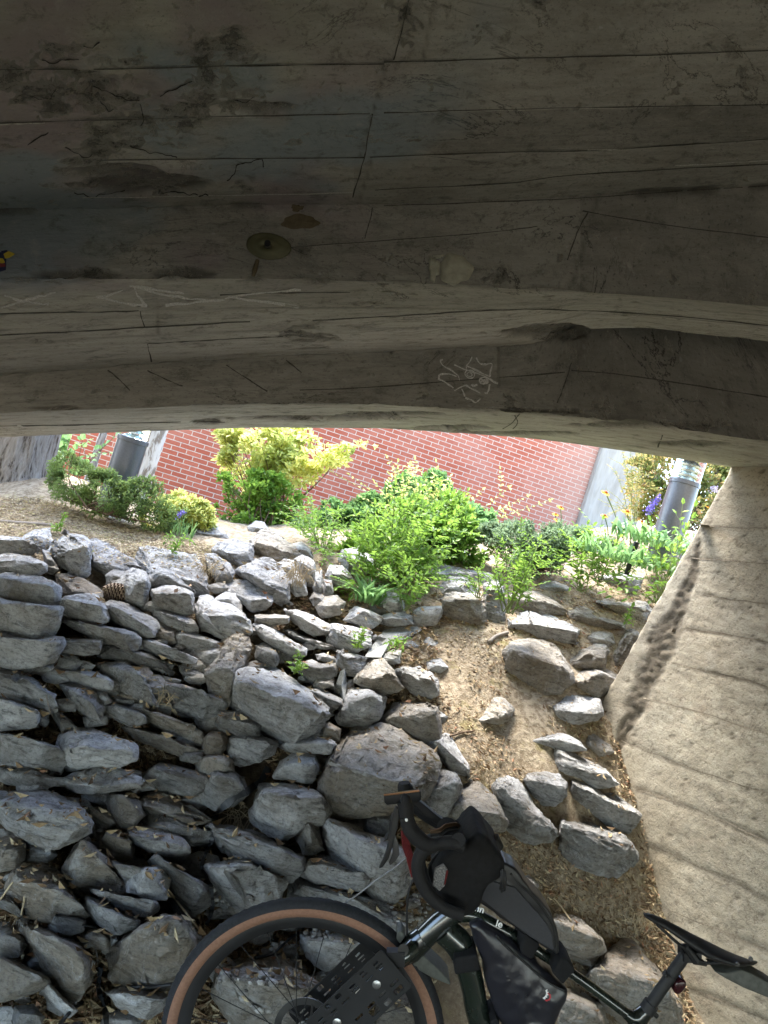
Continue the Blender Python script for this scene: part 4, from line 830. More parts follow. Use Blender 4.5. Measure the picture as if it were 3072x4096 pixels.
# ---------------------------------------------------------------- brick building, pillar, far hedge
def oriented(name, x0, y0, x1, y1, z0, z1, th, mt, parent=None, label=None, cat=None):
    L = math.hypot(x1-x0, y1-y0); o_me = bpy.data.meshes.new(name); bm = bmesh.new()
    bmesh.ops.create_cube(bm, size=1)
    for v_ in bm.verts: v_.co = Vector(((v_.co.x+.5)*L, (v_.co.y+.5)*th, (v_.co.z+.5)*(z1-z0)))
    bmesh.ops.bevel(bm, geom=bm.edges[:], offset=.012, segments=2, affect='EDGES')
    bm.to_mesh(o_me); bm.free(); o_me.materials.append(mt)
    o = bpy.data.objects.new(name, o_me); COL.objects.link(o); o.location = (x0, y0, z0); o.rotation_euler = (0, 0, math.atan2(y1-y0, x1-x0))
    if label: tag(o, label, cat)
    return o
m, t, b = mat("red brick masonry", .9, .15)
tc = t.nodes.new('ShaderNodeTexCoord'); sx = t.nodes.new('ShaderNodeSeparateXYZ'); cb = t.nodes.new('ShaderNodeCombineXYZ')
t.links.new(tc.outputs['Object'], sx.inputs[0]); t.links.new(sx.outputs[0], cb.inputs[0]); t.links.new(sx.outputs[2], cb.inputs[1])
br = t.nodes.new('ShaderNodeTexBrick'); t.links.new(cb.outputs[0], br.inputs['Vector'])
for k_, v_ in (('Scale', 1.), ('Brick Width', .194), ('Row Height', .0625), ('Mortar Size', .0056), ('Mortar Smooth', .25), ('Bias', -.1)): br.inputs[k_].default_value = v_
br.inputs['Color1'].default_value = (.34, .088, .048, 1); br.inputs['Color2'].default_value = (.41, .125, .072, 1); br.inputs['Mortar'].default_value = (.50, .40, .31, 1)
c = mixc(t, ramp(t, noise(t, tc.outputs['Object'], 1.1, 4, .6), [(.5, 0.), (.72, .25)]), br.outputs['Color'], (.50, .32, .24))
c = mixc(t, ramp(t, noise(t, tc.outputs['Object'], 30, 4, .7), [(.3, .35), (.5, 0.)]), c, (.2, .06, .05))
fade = ramp(t, mth(t, 'MULTIPLY_ADD', sx.outputs[0], .9, -5.35), [(.0, 0.), (.8, .45)])
c = mixc(t, fade, c, (.40, .29, .22))
t.links.new(c, b.inputs['Base Color']); bump(t, b, mth(t, 'SUBTRACT', 1., br.outputs['Fac']), .6, .006)
brick = oriented("brick_building", -3.95, 9.1, 2.78, 11.0, -.5, 5.2, 3., m, label="red brick building with pale mortar joints beyond the planting bed", cat="building")
mp_, t, b = mat("streaked grey concrete pillar", .9, .15); v = coords(t, False, scale=(3, 3, .6))
c = ramp(t, noise(t, v, 3, 6, .65, .3), [(.35, (.26, .225, .18)), (.6, (.36, .32, .265))])
c = mixc(t, ramp(t, noise(t, v, 9, 5, .6), [(.52, 0.), (.7, .45)]), c, (.26, .25, .24))
t.links.new(c, b.inputs['Base Color'])
oriented("concrete_pillar", 2.79, 10.93, 3.72, 11.19, -.5, 5.25, .9, mp_, label="plain grey concrete pillar at the right corner of the brick building", cat="pillar")

# ---------------------------------------------------------------- foliage tools
def leafset(Pn, D, N, L, Wr, tint, fold=.25):
    n = len(Pn); D = D/(np.linalg.norm(D, axis=1, keepdims=True)+1e-9); Sd = np.cross(D, N); Sd /= np.linalg.norm(Sd, axis=1, keepdims=True)+1e-9
    N2 = np.cross(Sd, D); L = L[:, None]; W = L*Wr*.5
    V = np.stack([Pn, Pn+D*L*.33+Sd*W+N2*W*fold, Pn+D*L*.72+Sd*W*.72+N2*W*fold*.6, Pn+D*L-N2*L*.12, Pn+D*L*.72-Sd*W*.72+N2*W*fold*.6, Pn+D*L*.33-Sd*W+N2*W*fold], 1).reshape(-1, 3)
    i = np.arange(n)[:, None]*6
    Fq = np.concatenate([i+np.array([[0, 1, 2, 3]]), i+np.array([[0, 3, 4, 5]])], 1).reshape(-1, 4)
    return V, Fq, np.repeat(tint, 2)
LG = leaf_material("fresh green leaf", (.04, .10, .015), (.12, .24, .03), (.27, .41, .07), .38)
LY = leaf_material("yellow green leaf", (.16, .26, .03), (.48, .52, .10), (.74, .70, .26), .5)  # leaf colour brightened to stand in for strong sun on the golden shrub
LB = leaf_material("blue green leaf", (.05, .12, .035), (.11, .235, .075), (.22, .36, .13), .35)
LD = leaf_material("dark evergreen needle", (.03, .06, .02), (.14, .22, .07), (.32, .42, .13), .3)
LS = leaf_material("grey green cushion leaf", (.06, .1, .05), (.14, .21, .11), (.27, .36, .2), .3)
LO = leaf_material("olive and reddish leaf", (.06, .12, .02), (.16, .26, .05), (.42, .26, .12), .4)
def thing(name, loc, label, cat, group=None): return empty(name, loc, label, cat, group)
def shrub(name, label, cat, base, blobs, n, size, lm, wr=.5, nst=26, seed=1, clump=5, up=.3, group=None, shell=.35):
    r = np.random.default_rng(seed); bp = P(*base); root = thing(name, bp, label, cat, group); n = int(n*1.25)
    blobs = list(blobs)+[(px+rx*math.sin(a_)*.95, py-ry*math.cos(a_)*.95, d, rx*q_, ry*q_) for (px, py, d, rx, ry) in blobs for a_, q_ in zip(r.uniform(-1.7, 1.7, 4), r.uniform(.16, .38, 4))]
    A = np.array([b_[3]*b_[4] for b_ in blobs], float); A /= A.sum(); pts = []; cen = []
    for bi, (px, py, d, rx, ry) in enumerate(blobs):
        k = int(n*A[bi]*1.6); q = r.normal(size=(k, 3)); q /= np.linalg.norm(q, axis=1, keepdims=True); q *= (shell+(1-shell)*r.random((k, 1))**.5)
        q *= 1+.22*fbm(q*2.2+seed, 3, seed)[:, None]
        c_ = P(px, py, d); s_ = d/F
        w_ = c_+q[:, :1]*rx*s_*XC-q[:, 1:2]*ry*s_*YC+q[:, 2:]*(rx+ry)*.42*s_*np.array([0, 1., 0])
        pts.append(w_); cen.append(np.repeat(c_[None], k, 0))
    pts = np.vstack(pts); cen = np.vstack(cen)
    k = fbm(pts*clump+seed, 3, seed+3) > -.12
    pts = pts[k][:]; cen = cen[k]; j = r.permutation(len(pts))[:n]; pts = pts[j]; cen = cen[j]
    D = (pts-cen)/(np.linalg.norm(pts-cen, axis=1, keepdims=True)+1e-6)+r.normal(size=pts.shape)*.7+np.array([0, 0, up]); N = r.normal(size=pts.shape)*.6+np.array([0, 0, 1.])
    tint = np.clip(.5+.5*fbm(pts*clump*1.3, 2, seed+9)+r.normal(size=len(pts))*.2, 0, 1)
    V, Fq, T = leafset(pts, D, N, size*(.6+.8*r.random(len(pts))), wr, tint)
    add_mesh("foliage", V, Fq, lm, root, tint=T)
    mb = MB(); q = pts[r.permutation(len(pts))[:nst]]
    for p_ in q:
        st = bp+r.normal(size=3)*np.array([.05, .05, 0]); md = st*.45+p_*.55+r.normal(size=3)*.03; md[2] -= .02
        mb.tube(smooth_path([st, md, p_], 4), list(np.linspace(.006, .0015, 9)), 4)
    mb.build("stem", M_TWIG, root); return root
def stemmed(name, label, cat, base, tips, size, lm, wr=.5, sp=.03, seed=1, side=2, pairs=True, rad=.004, group=None, start=.25, droop=0., dspread=.12, stemmat=None, sidelen=.16):
    r = np.random.default_rng(seed); bp = P(*base); root = thing(name, bp, label, cat, group)
    mb = MB(); LP, LD_, LN, LL = [], [], [], []
    def leafy(path, s0, sz, spc):
        path = np.array(path); seg_ = np.linalg.norm(np.diff(path, axis=0), axis=1); tot = seg_.sum(); cum = np.r_[0, np.cumsum(seg_)]
        s = tot*s0; k = 0
        while s < tot:
            p_ = np.array([np.interp(s, cum, path[:, i]) for i in range(3)]); q_ = np.array([np.interp(min(s+.01, tot), cum, path[:, i]) for i in range(3)])
            a = q_-p_+1e-6; a /= np.linalg.norm(a); sd = np.cross(a, [0, 0, 1.])+.15*r.normal(size=3); sd /= np.linalg.norm(sd)+1e-9
            if k % 2 and abs(a[2]) > .6: sd = np.cross(a, sd)
            for sg in ((-1, 1) if pairs else ((-1) ** k,)):
                LP.append(p_); LD_.append(sd*sg+a*.55+.18*r.normal(size=3)-np.array([0, 0, droop])); LN.append(np.array([0, 0, 1.])+.35*r.normal(size=3)-a*.3); LL.append(sz*(.65+.6*r.random())*(1-.35*s/tot))
            s += spc*(.8+.4*r.random()); k += 1
        LP.append(path[-1]); LD_.append(path[-1]-path[-2]); LN.append(np.array([0, -.5, 1.])); LL.append(sz*.8)
    for ti, tp in enumerate(tips):
        tip = P(tp[0], tp[1], base[2]+(tp[2] if len(tp) > 2 else r.uniform(-dspread, dspread)))
        st = bp+r.normal(size=3)*np.array([.02, .02, 0]); md = .5*(st+tip)+r.normal(size=3)*.02+np.array([0, 0, .04]); path = smooth_path([st, md, tip], 7)
        mb.tube(path, list(np.linspace(rad, rad*.35, len(path))), 5); leafy(path, start, size, sp)
        ln = np.linalg.norm(tip-st)
        for k in range(side):
            f = r.uniform(.3, .9); i_ = int(f*(len(path)-1)); p0 = path[i_]; a = path[min(i_+1, len(path)-1)]-path[i_-1]; a = a/(np.linalg.norm(a)+1e-9)
            dr = np.cross(a, r.normal(size=3)); dr /= np.linalg.norm(dr); dr = dr+a*.8; e_ = p0+dr*min(sidelen, ln*.4)*r.uniform(.5, 1.1)
            pth = smooth_path([p0, .5*(p0+e_)+np.array([0, 0, .01]), e_], 4); mb.tube(pth, list(np.linspace(rad*.5, rad*.25, len(pth))), 4); leafy(pth, .15, size*.8, sp*.85)
    LP = np.array(LP); tint = np.clip(.5+.35*fbm(LP*7, 2, seed)+r.normal(size=len(LP))*.2, 0, 1)
    V, Fq, T = leafset(LP, np.array(LD_), np.array(LN), np.array(LL), wr, tint)
    add_mesh("foliage", V, Fq, lm, root, tint=T); mb.build("stem", stemmat or M_STEM, root); return root
def zc(o, sc, lst): return [(a/sc+o[0], b_/sc+o[1]) for a, b_ in lst]

# left dark juniper and box shrub
shrub("juniper_shrub", "low dark green needle shrub between the big tree trunk and the left bollard", "shrub", (420, 2050, 4.75),
      [(310, 1940, 4.75, 110, 80), (430, 1985, 4.75, 120, 80), (560, 2010, 4.8, 110, 85), (260, 1870, 4.8, 60, 50), (640, 2060, 4.8, 90, 65), (500, 1925, 4.8, 60, 34)], 8500, .026, LD, .32, 40, 3, 9)
shrub("box_shrub", "small rounded yellow green shrub right of the dark needle shrub", "shrub", (720, 2100, 5.2), [(710, 2050, 5.0, 110, 70), (790, 2085, 5.0, 75, 50), (640, 2070, 4.95, 70, 60)], 6000, .026, LY, .55, 20, 5, 9)
shrub("golden_shrub", "tall golden yellow shrub in sunlight against the brick wall", "shrub", (1080, 2110, 6.2),
      [(1060, 1800, 6.3, 180, 90), (980, 1900, 6.3, 120, 90), (1130, 1760, 6.3, 150, 70), (1280, 1830, 6.2, 120, 45), (1430, 1790, 6.2, 80, 14), (940, 1760, 6.3, 70, 60), (1180, 1900, 6.2, 90, 70)], 5200, .05, LY, .5, 44, 7, 4, shell=.1)
shrub("honeysuckle_shrub", "round leaved green shrub growing beneath the golden yellow one", "shrub", (1050, 2130, 5.9),
      [(980, 2000, 6.0, 130, 100), (1100, 2010, 6.0, 110, 90), (1000, 2070, 5.9, 110, 50), (930, 1960, 6., 60, 60)], 4800, .034, LG, .7, 30, 9, 6)
shrub("blue_green_shrub", "blue green bushy shrub behind the tall bright green saplings", "shrub", (1650, 2220, 5.9),
      [(1480, 2090, 5.9, 120, 90), (1600, 2050, 5.9, 90, 110), (1720, 2030, 5.9, 80, 120), (1860, 2100, 5.9, 110, 90), (1640, 1980, 6., 50, 70), (1340, 2100, 5.8, 90, 90), (2000, 2100, 6., 100, 60), (1240, 2130, 5.8, 70, 60)], 12500, .036, LB, .65, 50, 11, 6)
stemmed("spindly_shrub", "loose pale green stems reaching up in front of the brick wall", "shrub", (1750, 2200, 6.0),
        [(1745, 1850), (1550, 1830), (1630, 1900), (2035, 1950), (1930, 1960), (1850, 2000), (2110, 1985), (2200, 2000), (1480, 1960), (1400, 1900), (1330, 1890), (1690, 1900)], .045, LY, .55, .045, 12, 1, True, .004)
shrub("cushion_plant", "wide grey green cushion plant between the saplings and the yellow flowers", "plant", (2150, 2270, 5.1),
      [(2060, 2170, 4.95, 150, 90), (2200, 2180, 4.95, 150, 95), (2330, 2210, 4.9, 100, 75), (2120, 2250, 4.85, 150, 60), (1960, 2150, 5.0, 80, 55)], 13500, .026, LS, .4, 60, 13, 7)
stemmed("leafy_sapling", "tall bright green leafy sapling clump in the middle of the rocks", "shrub", (1530, 2385, 4.5),
        zc((1200, 1750), 2.074, [(1030, 330), (1310, 480), (1360, 600), (790, 400), (460, 640), (480, 830), (1290, 860), (1160, 1150), (400, 1000), (290, 1250), (1000, 900), (700, 1100), (1180, 1270), (620, 560), (900, 540),
                                 (1100, 700), (550, 730), (800, 700), (1250, 990), (360, 1100), (480, 1050), (1020, 1150), (930, 1000), (800, 1000), (640, 900), (1000, 560), (1180, 560), (850, 830), (1080, 1020)]),
        .058, LG, .5, .032, 21, 5, True, .0045, start=.22, dspread=.25, sidelen=.2)
stemmed("weedy_shrub", "drooping light green shrub left of the middle sapling, above the pale rocks", "shrub", (1290, 2220, 4.9),
        [(1130, 2050), (1180, 2010), (1240, 2000), (1300, 2010), (1350, 2040), (1380, 2100), (1340, 2180), (1290, 2250), (1250, 2200), (1220, 2100), (1160, 2100), (1310, 2120), (1350, 2240), (1210, 2060), (1270, 2060)], .045, LG, .42, .026, 23, 4, True, .0035, dspread=.3, droop=.3)
stemmed("low_sapling", "small fresh sapling with tiered leaves at the foot of the tall clump", "plant", (1612, 2440, 4.15),
        [(1530, 2300), (1560, 2270), (1640, 2290), (1700, 2300), (1740, 2340), (1680, 2350), (1545, 2350), (1620, 2240), (1760, 2310)], .045, LG, .5, .03, 25, 3, True, .003)
stemmed("locust_sapling", "upright sapling with feathery leaves at the head of the dirt path", "plant", (2025, 2450, 4.15),
        zc((2048, 2050), 1.62, [(60, 60), (180, 170), (210, 330), (130, 420), (-110, 300), (-60, 170), (100, 560), (-170, 420), (0, 350), (150, 250), (-120, 380), (60, 300), (110, 480)]), .042, LG, .4, .02, 27, 3, True, .004, start=.3, dspread=.2)
stemmed("feathery_weed", "small feathery green weed behind the squared block", "plant", (1905, 2390, 4.35), [(1840, 2300), (1870, 2270), (1930, 2290), (1890, 2330), (1850, 2340), (1940, 2320)], .03, LG, .4, .018, 29, 3, True, .003)
stemmed("overhanging_branch", "arching branches with oval lime leaves beside the concrete wall edge", "plant", (2640, 2420, 4.35),
        zc((2200, 1700), 2.074, [(1100, 660), (1200, 680), (1180, 780), (1130, 850), (830, 800), (880, 900), (800, 1040), (780, 1180), (700, 1260), (600, 1360), (520, 1420), (650, 1440), (1010, 1030), (960, 1160), (1000, 1210), (900, 1300), (880, 1380), (960, 1420), (1080, 1000), (840, 850)]),
        .06, LG, .55, .05, 31, 1, False, .003, start=.45, dspread=.2)
stemmed("wild_seedlings", "scattered lime seedlings in the lower part of the grey cushion plant", "plant", (2330, 2370, 4.6), [(2330, 2180), (2400, 2230), (2250, 2210), (2200, 2270), (2390, 2310), (2450, 2330), (2290, 2260), (2150, 2240), (2350, 2100), (2410, 2080)], .045, LG, .55, .045, 33, 1, True, .003)
shrub("barberry_hedge", "olive hedge with reddish shoots behind the right bollard", "hedge", (2700, 2150, 6.4),
      [(2640, 1930, 6.6, 140, 120), (2780, 1960, 6.8, 170, 140), (2900, 1990, 7.0, 150, 140), (2560, 1960, 6.5, 80, 140), (2700, 2060, 6.5, 170, 90), (2800, 1800, 7, 150, 80)], 12500, .036, LO, .6, 70, 35, 5)
stemmed("reddish_shoots", "thin reddish upright shoots in front of the grey pillar", "plant", (2540, 2130, 6.2), [(2490, 1800), (2460, 1880), (2400, 2000), (2430, 1960), (2520, 1780), (2560, 1800), (2500, 1900), (2570, 1850), (2450, 2030)], .028, LO, .5, .02, 37, 2, True, .003)
shrub("bright_shrub", "broad bright yellow green leafy mass behind the tall middle sapling", "shrub", (1650, 2290, 5.0), [(1560, 2180, 5.0, 130, 110), (1720, 2160, 5.0, 150, 120), (1850, 2200, 5.0, 110, 90), (1450, 2230, 4.95, 90, 80), (1640, 2060, 5.05, 80, 70), (1800, 2050, 5.1, 70, 60)], 5200, .052, LG, .48, 60, 51, 5, shell=.15)
stemmed("lime_undergrowth", "loose lime green undergrowth right of the feathery sapling below the flowers", "plant", (2400, 2330, 4.75), [(2240, 2120), (2300, 2100), (2180, 2170), (2350, 2150), (2420, 2130), (2480, 2150), (2540, 2180), (2450, 2210), (2300, 2250), (2550, 2260), (2600, 2230), (2500, 2310), (2380, 2260), (2230, 2200)], .05, LG, .5, .035, 53, 3, True, .003, dspread=.3)
stemmed("tall_yellow_shoots", "tall pale yellow green shoots rising above the bushes in the middle", "plant", (1640, 2150, 5.6), [(1640, 1860), (1660, 1840), (1560, 1900), (1745, 1880), (1800, 1940), (1500, 1930), (1700, 1930), (1590, 1960), (1450, 1990), (1870, 1990), (1610, 1920), (1770, 1960)], .05, LY, .5, .035, 55, 2, True, .003, dspread=.2)
# long leaved perennials below the flowers
def blades(name, label, base, n, ln, lm, seed, wr=.14, spread=.25, cat="plant", group=None, area=.15):
    r = np.random.default_rng(seed); bp = P(*base); root = thing(name, bp, label, cat, group); V = []; Fq = []; T = []
    for k in range(n):
        a = r.uniform(0, 6.283); p0 = bp+np.array([math.cos(a), math.sin(a), 0])*area*r.random()**.5; l = ln*r.uniform(.55, 1.15); b2 = r.uniform(0, 6.283); o_ = np.array([math.cos(b2), math.sin(b2), 0]); cur = spread*r.uniform(.5, 1.8)
        sd = np.cross(o_, [0, 0, 1.]); i0 = len(V)
        for j in range(6):
            t_ = j/5; c_ = p0+np.array([0, 0, 1.])*l*(t_-.35*cur*t_*t_*2)+o_*l*cur*t_**1.6*1.6; w_ = l*wr*.5*(math.sin(math.pi*min(.98, t_*.85+.12)))
            V += [c_-sd*w_, c_+sd*w_]
        for j in range(5): Fq.append((i0+2*j, i0+2*j+1, i0+2*j+3, i0+2*j+2)); T.append(float(np.clip(r.normal(.55, .25), 0, 1)))
    add_mesh("foliage", V, Fq, lm, root, tint=T); return root
blades("perennial_clump", "clump of long pale green leaves at the foot of the right bollard", (2640, 2190, 4.7), 150, .16, LB, 41, .2, .4, area=.33)
blades("perennial_clump", "clump of long lime leaves below the yellow flowers, around the black stake", (2490, 2250, 4.55), 150, .15, LB, 42, .16, .45, area=.3)
blades("iris_clump", "tuft of sword shaped leaves with blue iris, beside the isolated rock", (725, 2150, 4.75), 34, .14, LB, 43, .06, .2, area=.07)
blades("grass_tuft", "tuft of broad grass leaves at the foot of the tall sapling clump", (1465, 2410, 4.2), 60, .2, LB, 44, .1, .5, area=.08)
# flowers
M_YEL = plain("yellow petal", (.75, .45, .02), .6, .3, var=.2); M_ORA = plain("orange flower centre", (.35, .10, .02), .8, .2, bs=200); M_VIO = plain("violet petal", (.25, .2, .62), .7, .2, var=.3); M_WHP = plain("pale lilac petal", (.6, .55, .7), .7, .2)
def daisy(px, py, d, rp, tilt, label, stem_to):
    c_ = P(px, py, d); root = thing("yellow_daisy", P(stem_to[0], stem_to[1], d), label, "flower", "yellow flowers beside the right bollard"); rr = rp*d/F
    ax = np.array([tilt, -.45, 1.]); ax /= np.linalg.norm(ax); u = np.cross(ax, [0, 1., 0]); u /= np.linalg.norm(u); v_ = np.cross(ax, u); mb = MB(); n = 15
    for k in range(n):
        a = 6.283*k/n+random.uniform(-.1, .1); o_ = math.cos(a)*u+math.sin(a)*v_; s_ = np.cross(ax, o_); l = rr*random.uniform(.85, 1.1)
        mb.add([c_+o_*rr*.2-s_*rr*.06, c_+o_*rr*.2+s_*rr*.06, c_+o_*l*.75+s_*rr*.15-ax*rr*.08, c_+o_*l-ax*rr*.22, c_+o_*l*.75-s_*rr*.15-ax*rr*.08], [(0, 1, 2, 3, 4)])
    mb.build("petals", M_YEL, root); mb = MB(); mb.tube([c_-ax*rr*.05, c_+ax*rr*.16, c_+ax*rr*.3], [rr*.38, rr*.34, rr*.12], 10); mb.build("flower_centre", M_ORA, root, smooth=True)
    mb = MB(); s0 = P(stem_to[0], stem_to[1], d); mb.tube(smooth_path([s0, .5*(s0+c_)+np.array([.01, 0, 0]), c_-ax*rr*.05], 5), .0035, 5); mb.build("stem", M_STEM, root)
for a in [(2423, 1970, 4.9, 22, .1, "highest yellow daisy like flower, in front of the grey pillar", (2500, 2180)), (2509, 2046, 4.75, 24, 0., "largest yellow daisy like flower, between the pillar and the bollard", (2520, 2200)),
          (2418, 2062, 4.8, 18, -.1, "yellow flower on a pale stem right below the highest one", (2432, 2160)), (2458, 2094, 4.8, 16, .1, "small yellow flower low between the two stems near the pillar foot", (2470, 2200)),
          (2566, 2086, 4.8, 15, .2, "small yellow flower left of the bollard base", (2560, 2220)), (2243, 2028, 5.4, 18, .1, "yellow flower in front of the brick corner, upper", (2240, 2200)),
          (2222, 2056, 5.4, 15, -.1, "yellow flower in front of the brick corner, middle", (2225, 2200)), (2228, 2080, 5.3, 15, .1, "yellow flower in front of the brick corner, lower", (2230, 2210)), (2832, 2028, 4.9, 12, .2, "tiny yellow flower squeezed between bollard and concrete wall", (2800, 2160))]: daisy(*a)
def spike(name, label, base, p0, p1, d, rpx, n, mt, seed):
    r = np.random.default_rng(seed); root = thing(name, P(*base, d), label, "flower"); a, b_ = P(*p0, d), P(*p1, d); mb = MB()
    for k in range(n):
        c_ = a+(b_-a)*r.random()+r.normal(size=3)*rpx*d/F*.4; q = r.normal(size=3); q /= np.linalg.norm(q); s_ = rpx*d/F*.38; e_ = np.cross(q, r.normal(size=3)); e_ /= np.linalg.norm(e_)
        mb.add([c_-e_*s_*.5, c_+q*s_*.5, c_+e_*s_, c_-q*s_*.6], [(0, 1, 2, 3)])
    mb.build("petals", mt, root); mb = MB(); mb.tube([P(*base, d), a, b_], .0025, 5); mb.build("stem", M_STEM, root)
spike("lavender_spike", "violet flower spike leaning right in front of the hedge", (2580, 2180), (2590, 2050), (2635, 1985), 4.9, 18, 190, M_VIO, 3)
spike("iris_flower", "small blue violet iris bloom low in the left shrubs", (722, 2140), (712, 2068), (732, 2045), 4.7, 14, 60, M_VIO, 4)
spike("aster_flower", "pale lilac bloom beside the upper end of the concrete wall", (2830, 2080), (2845, 1958), (2865, 1955), 4.9, 16, 60, M_WHP, 5)
# seedlings on the bank
for k, (px, py, tips, lb) in enumerate([(690, 2215, [(660, 2165), (700, 2150), (740, 2160), (770, 2170), (680, 2185)], "leafy seedling in the mulch left of the isolated rock"), (225, 2125, [(210, 2100), (235, 2095), (245, 2110)], "tiny seedling on the mulch slope at the left"),
                                        (1447, 2600, [(1420, 2545), (1450, 2530), (1465, 2550), (1435, 2570)], "seedling growing at the left end of the grey fabric sheet"), (1568, 2610, [(1550, 2570), (1575, 2560), (1590, 2585)], "seedling in front of the right part of the grey fabric sheet"),
                                        (1180, 2690, [(1165, 2650), (1195, 2640), (1215, 2655), (1175, 2670)], "seedling between the largest slab and the layered rock step"), (2510, 2500, [(2500, 2485), (2530, 2490)], "pale two leaved seedling on the stones by the wall")]):
    stemmed("seedling", lb, "plant", (px, py, dground(px, py)-.09), tips, .035, LG, .45, .022, 60+k, 1, True, .002, group="seedlings on the bank", start=.1, dspread=.03)

# ---------------------------------------------------------------- trees
mbk, t, b = mat("grey furrowed bark", .95, .1); v = coords(t, False, scale=(1, 1, .13)); n1 = noise(t, v, 30, 8, .7, .25); n2 = noise(t, v, 60, 5, .7, .3)
c = ramp(t, n1, [(.38, (.06, .048, .038)), (.47, (.27, .245, .215)), (.66, (.42, .395, .36))]); c = mixc(t, ramp(t, noise(t, coords(t, False), 2, 3), [(.5, 0.), (.65, .35)]), c, (.22, .15, .10)); t.links.new(c, b.inputs['Base Color'])
p = bump(t, b, n1, 1., .05); bump(t, b, n2, .6, .012, p)
mbp, t, b = mat("pale flaking bark", .9, .15); v = coords(t, False, scale=(1, 1, .4)); n1 = noise(t, v, 9, 5, .6, .8)
c = ramp(t, n1, [(.4, (.22, .18, .14)), (.47, (.52, .48, .42)), (.7, (.66, .62, .55))]); t.links.new(c, b.inputs['Base Color']); bump(t, b, n1, .8, .02)
def tree(name, label, cx, cy, z0, rad, h, mt, lobes, crown, lm, seed, limbs=6, lean=(0, 0), crown_n=5000, flare=.45, leafsz=.08):
    r = np.random.default_rng(seed); root = thing(name, (cx, cy, z0), label, "tree"); n = 72; zz = np.r_[np.arange(-.4, 2., .04), np.arange(2., h+.01, .25)]; V = []
    for z_ in zz:
        th = np.linspace(0, 2*math.pi, n, endpoint=False); fl = 1+flare*math.exp(-max(z_, 0)/.18); rr = rad*fl*(1-.3*max(z_, 0)/h)*(1+lobes*np.cos(th*2+seed*.7))
        q = np.c_[np.cos(th)*3, np.sin(th)*3, np.full(n, z_*.8)]
        rr = rr*(1+.06*fbm(q*2.5, 4, seed)+.12*math.exp(-max(z_, 0)/.15)*np.cos(th*5+seed))
        V.append(np.c_[cx+lean[0]*z_+rr*np.cos(th), cy+lean[1]*z_+rr*np.sin(th), np.full(n, z0+z_)])
    V = np.vstack(V); m_ = len(zz); i = np.arange(m_*n).reshape(m_, n); Fq = np.c_[i[:-1].ravel(), np.roll(i, -1, 1)[:-1].ravel(), np.roll(i, -1, 1)[1:].ravel(), i[1:].ravel()]
    add_mesh("trunk", V, Fq, mt, root, smooth=True); tp = np.array([cx+lean[0]*h, cy+lean[1]*h, z0+h*.8])
    for k in range(limbs):
        mb = MB(); a = 6.283*k/limbs+r.random(); e_ = tp+np.array([math.cos(a)*crown[0]*.7, math.sin(a)*crown[0]*.7, r.uniform(.3, 1.)*crown[1]]); mb.tube(smooth_path([tp, .5*(tp+e_)+r.normal(size=3)*.1+np.array([0, 0, .25]), e_], 5), list(np.linspace(rad*.4, rad*.07, 11)), 8); mb.build("limb", mt, root, smooth=True)
    q = r.normal(size=(crown_n*2, 3)); q /= np.linalg.norm(q, axis=1, keepdims=True); q *= r.random((len(q), 1))**.4
    pts = tp+np.array([0, 0, crown[1]*.75])+q*np.array([crown[0], crown[0], crown[1]]); pts = pts[fbm(pts*1.6, 3, seed) > .0][:crown_n]
    V, Fq, T = leafset(pts, r.normal(size=pts.shape), r.normal(size=pts.shape)*.6+np.array([0, 0, 1.]), leafsz*(.7+.6*r.random(len(pts))), .6, np.clip(r.normal(.5, .25, len(pts)), 0, 1))
    add_mesh("crown", V, Fq, lm, root, tint=T)
tb_ = P(30, 1930, 5.45); tree("large_tree", "thick grey furrowed tree trunk at the left photo edge above the mulch slope", tb_[0]-.06, tb_[1], tb_[2]-.12, .33, 4.4, mbk, .07, (1.3, .9), LG, 3, crown_n=900)
tb_ = P(500, 2000, 6.6); tree("pale_bark_tree", "pale flaking tree trunk right behind the left bollard", tb_[0], tb_[1], tb_[2]-.2, .185, 4.6, mbp, .04, (1.0, .9), LG, 5, crown_n=700, flare=.15)
tb_ = P(366, 1880, 7.8); tree("slender_tree", "thin dark trunk left of the left bollard against the bricks", tb_[0], tb_[1], tb_[2]-.5, .04, 4., mbk, 0, (.8, .8), LG, 7, limbs=4, crown_n=900, flare=.1)
stemmed("maple_branch", "loose leafy branches hanging beside the thick trunk under the bridge lip", "plant", (260, 1980, 6.9), [(330, 1760), (460, 1745), (300, 1800), (240, 1790), (420, 1780), (270, 1760), (380, 1800)], .09, LB, .8, .11, 71, 1, False, .007, start=.4, stemmat=M_TWIG)
shrub("background_hedge", "shaded leafy hedge left of the brick building", "hedge", (150, 1950, 10.5), [(150, 1850, 10.5, 260, 130), (-150, 1850, 10.5, 260, 150)], 6000, .09, LB, .7, 20, 73, 2)

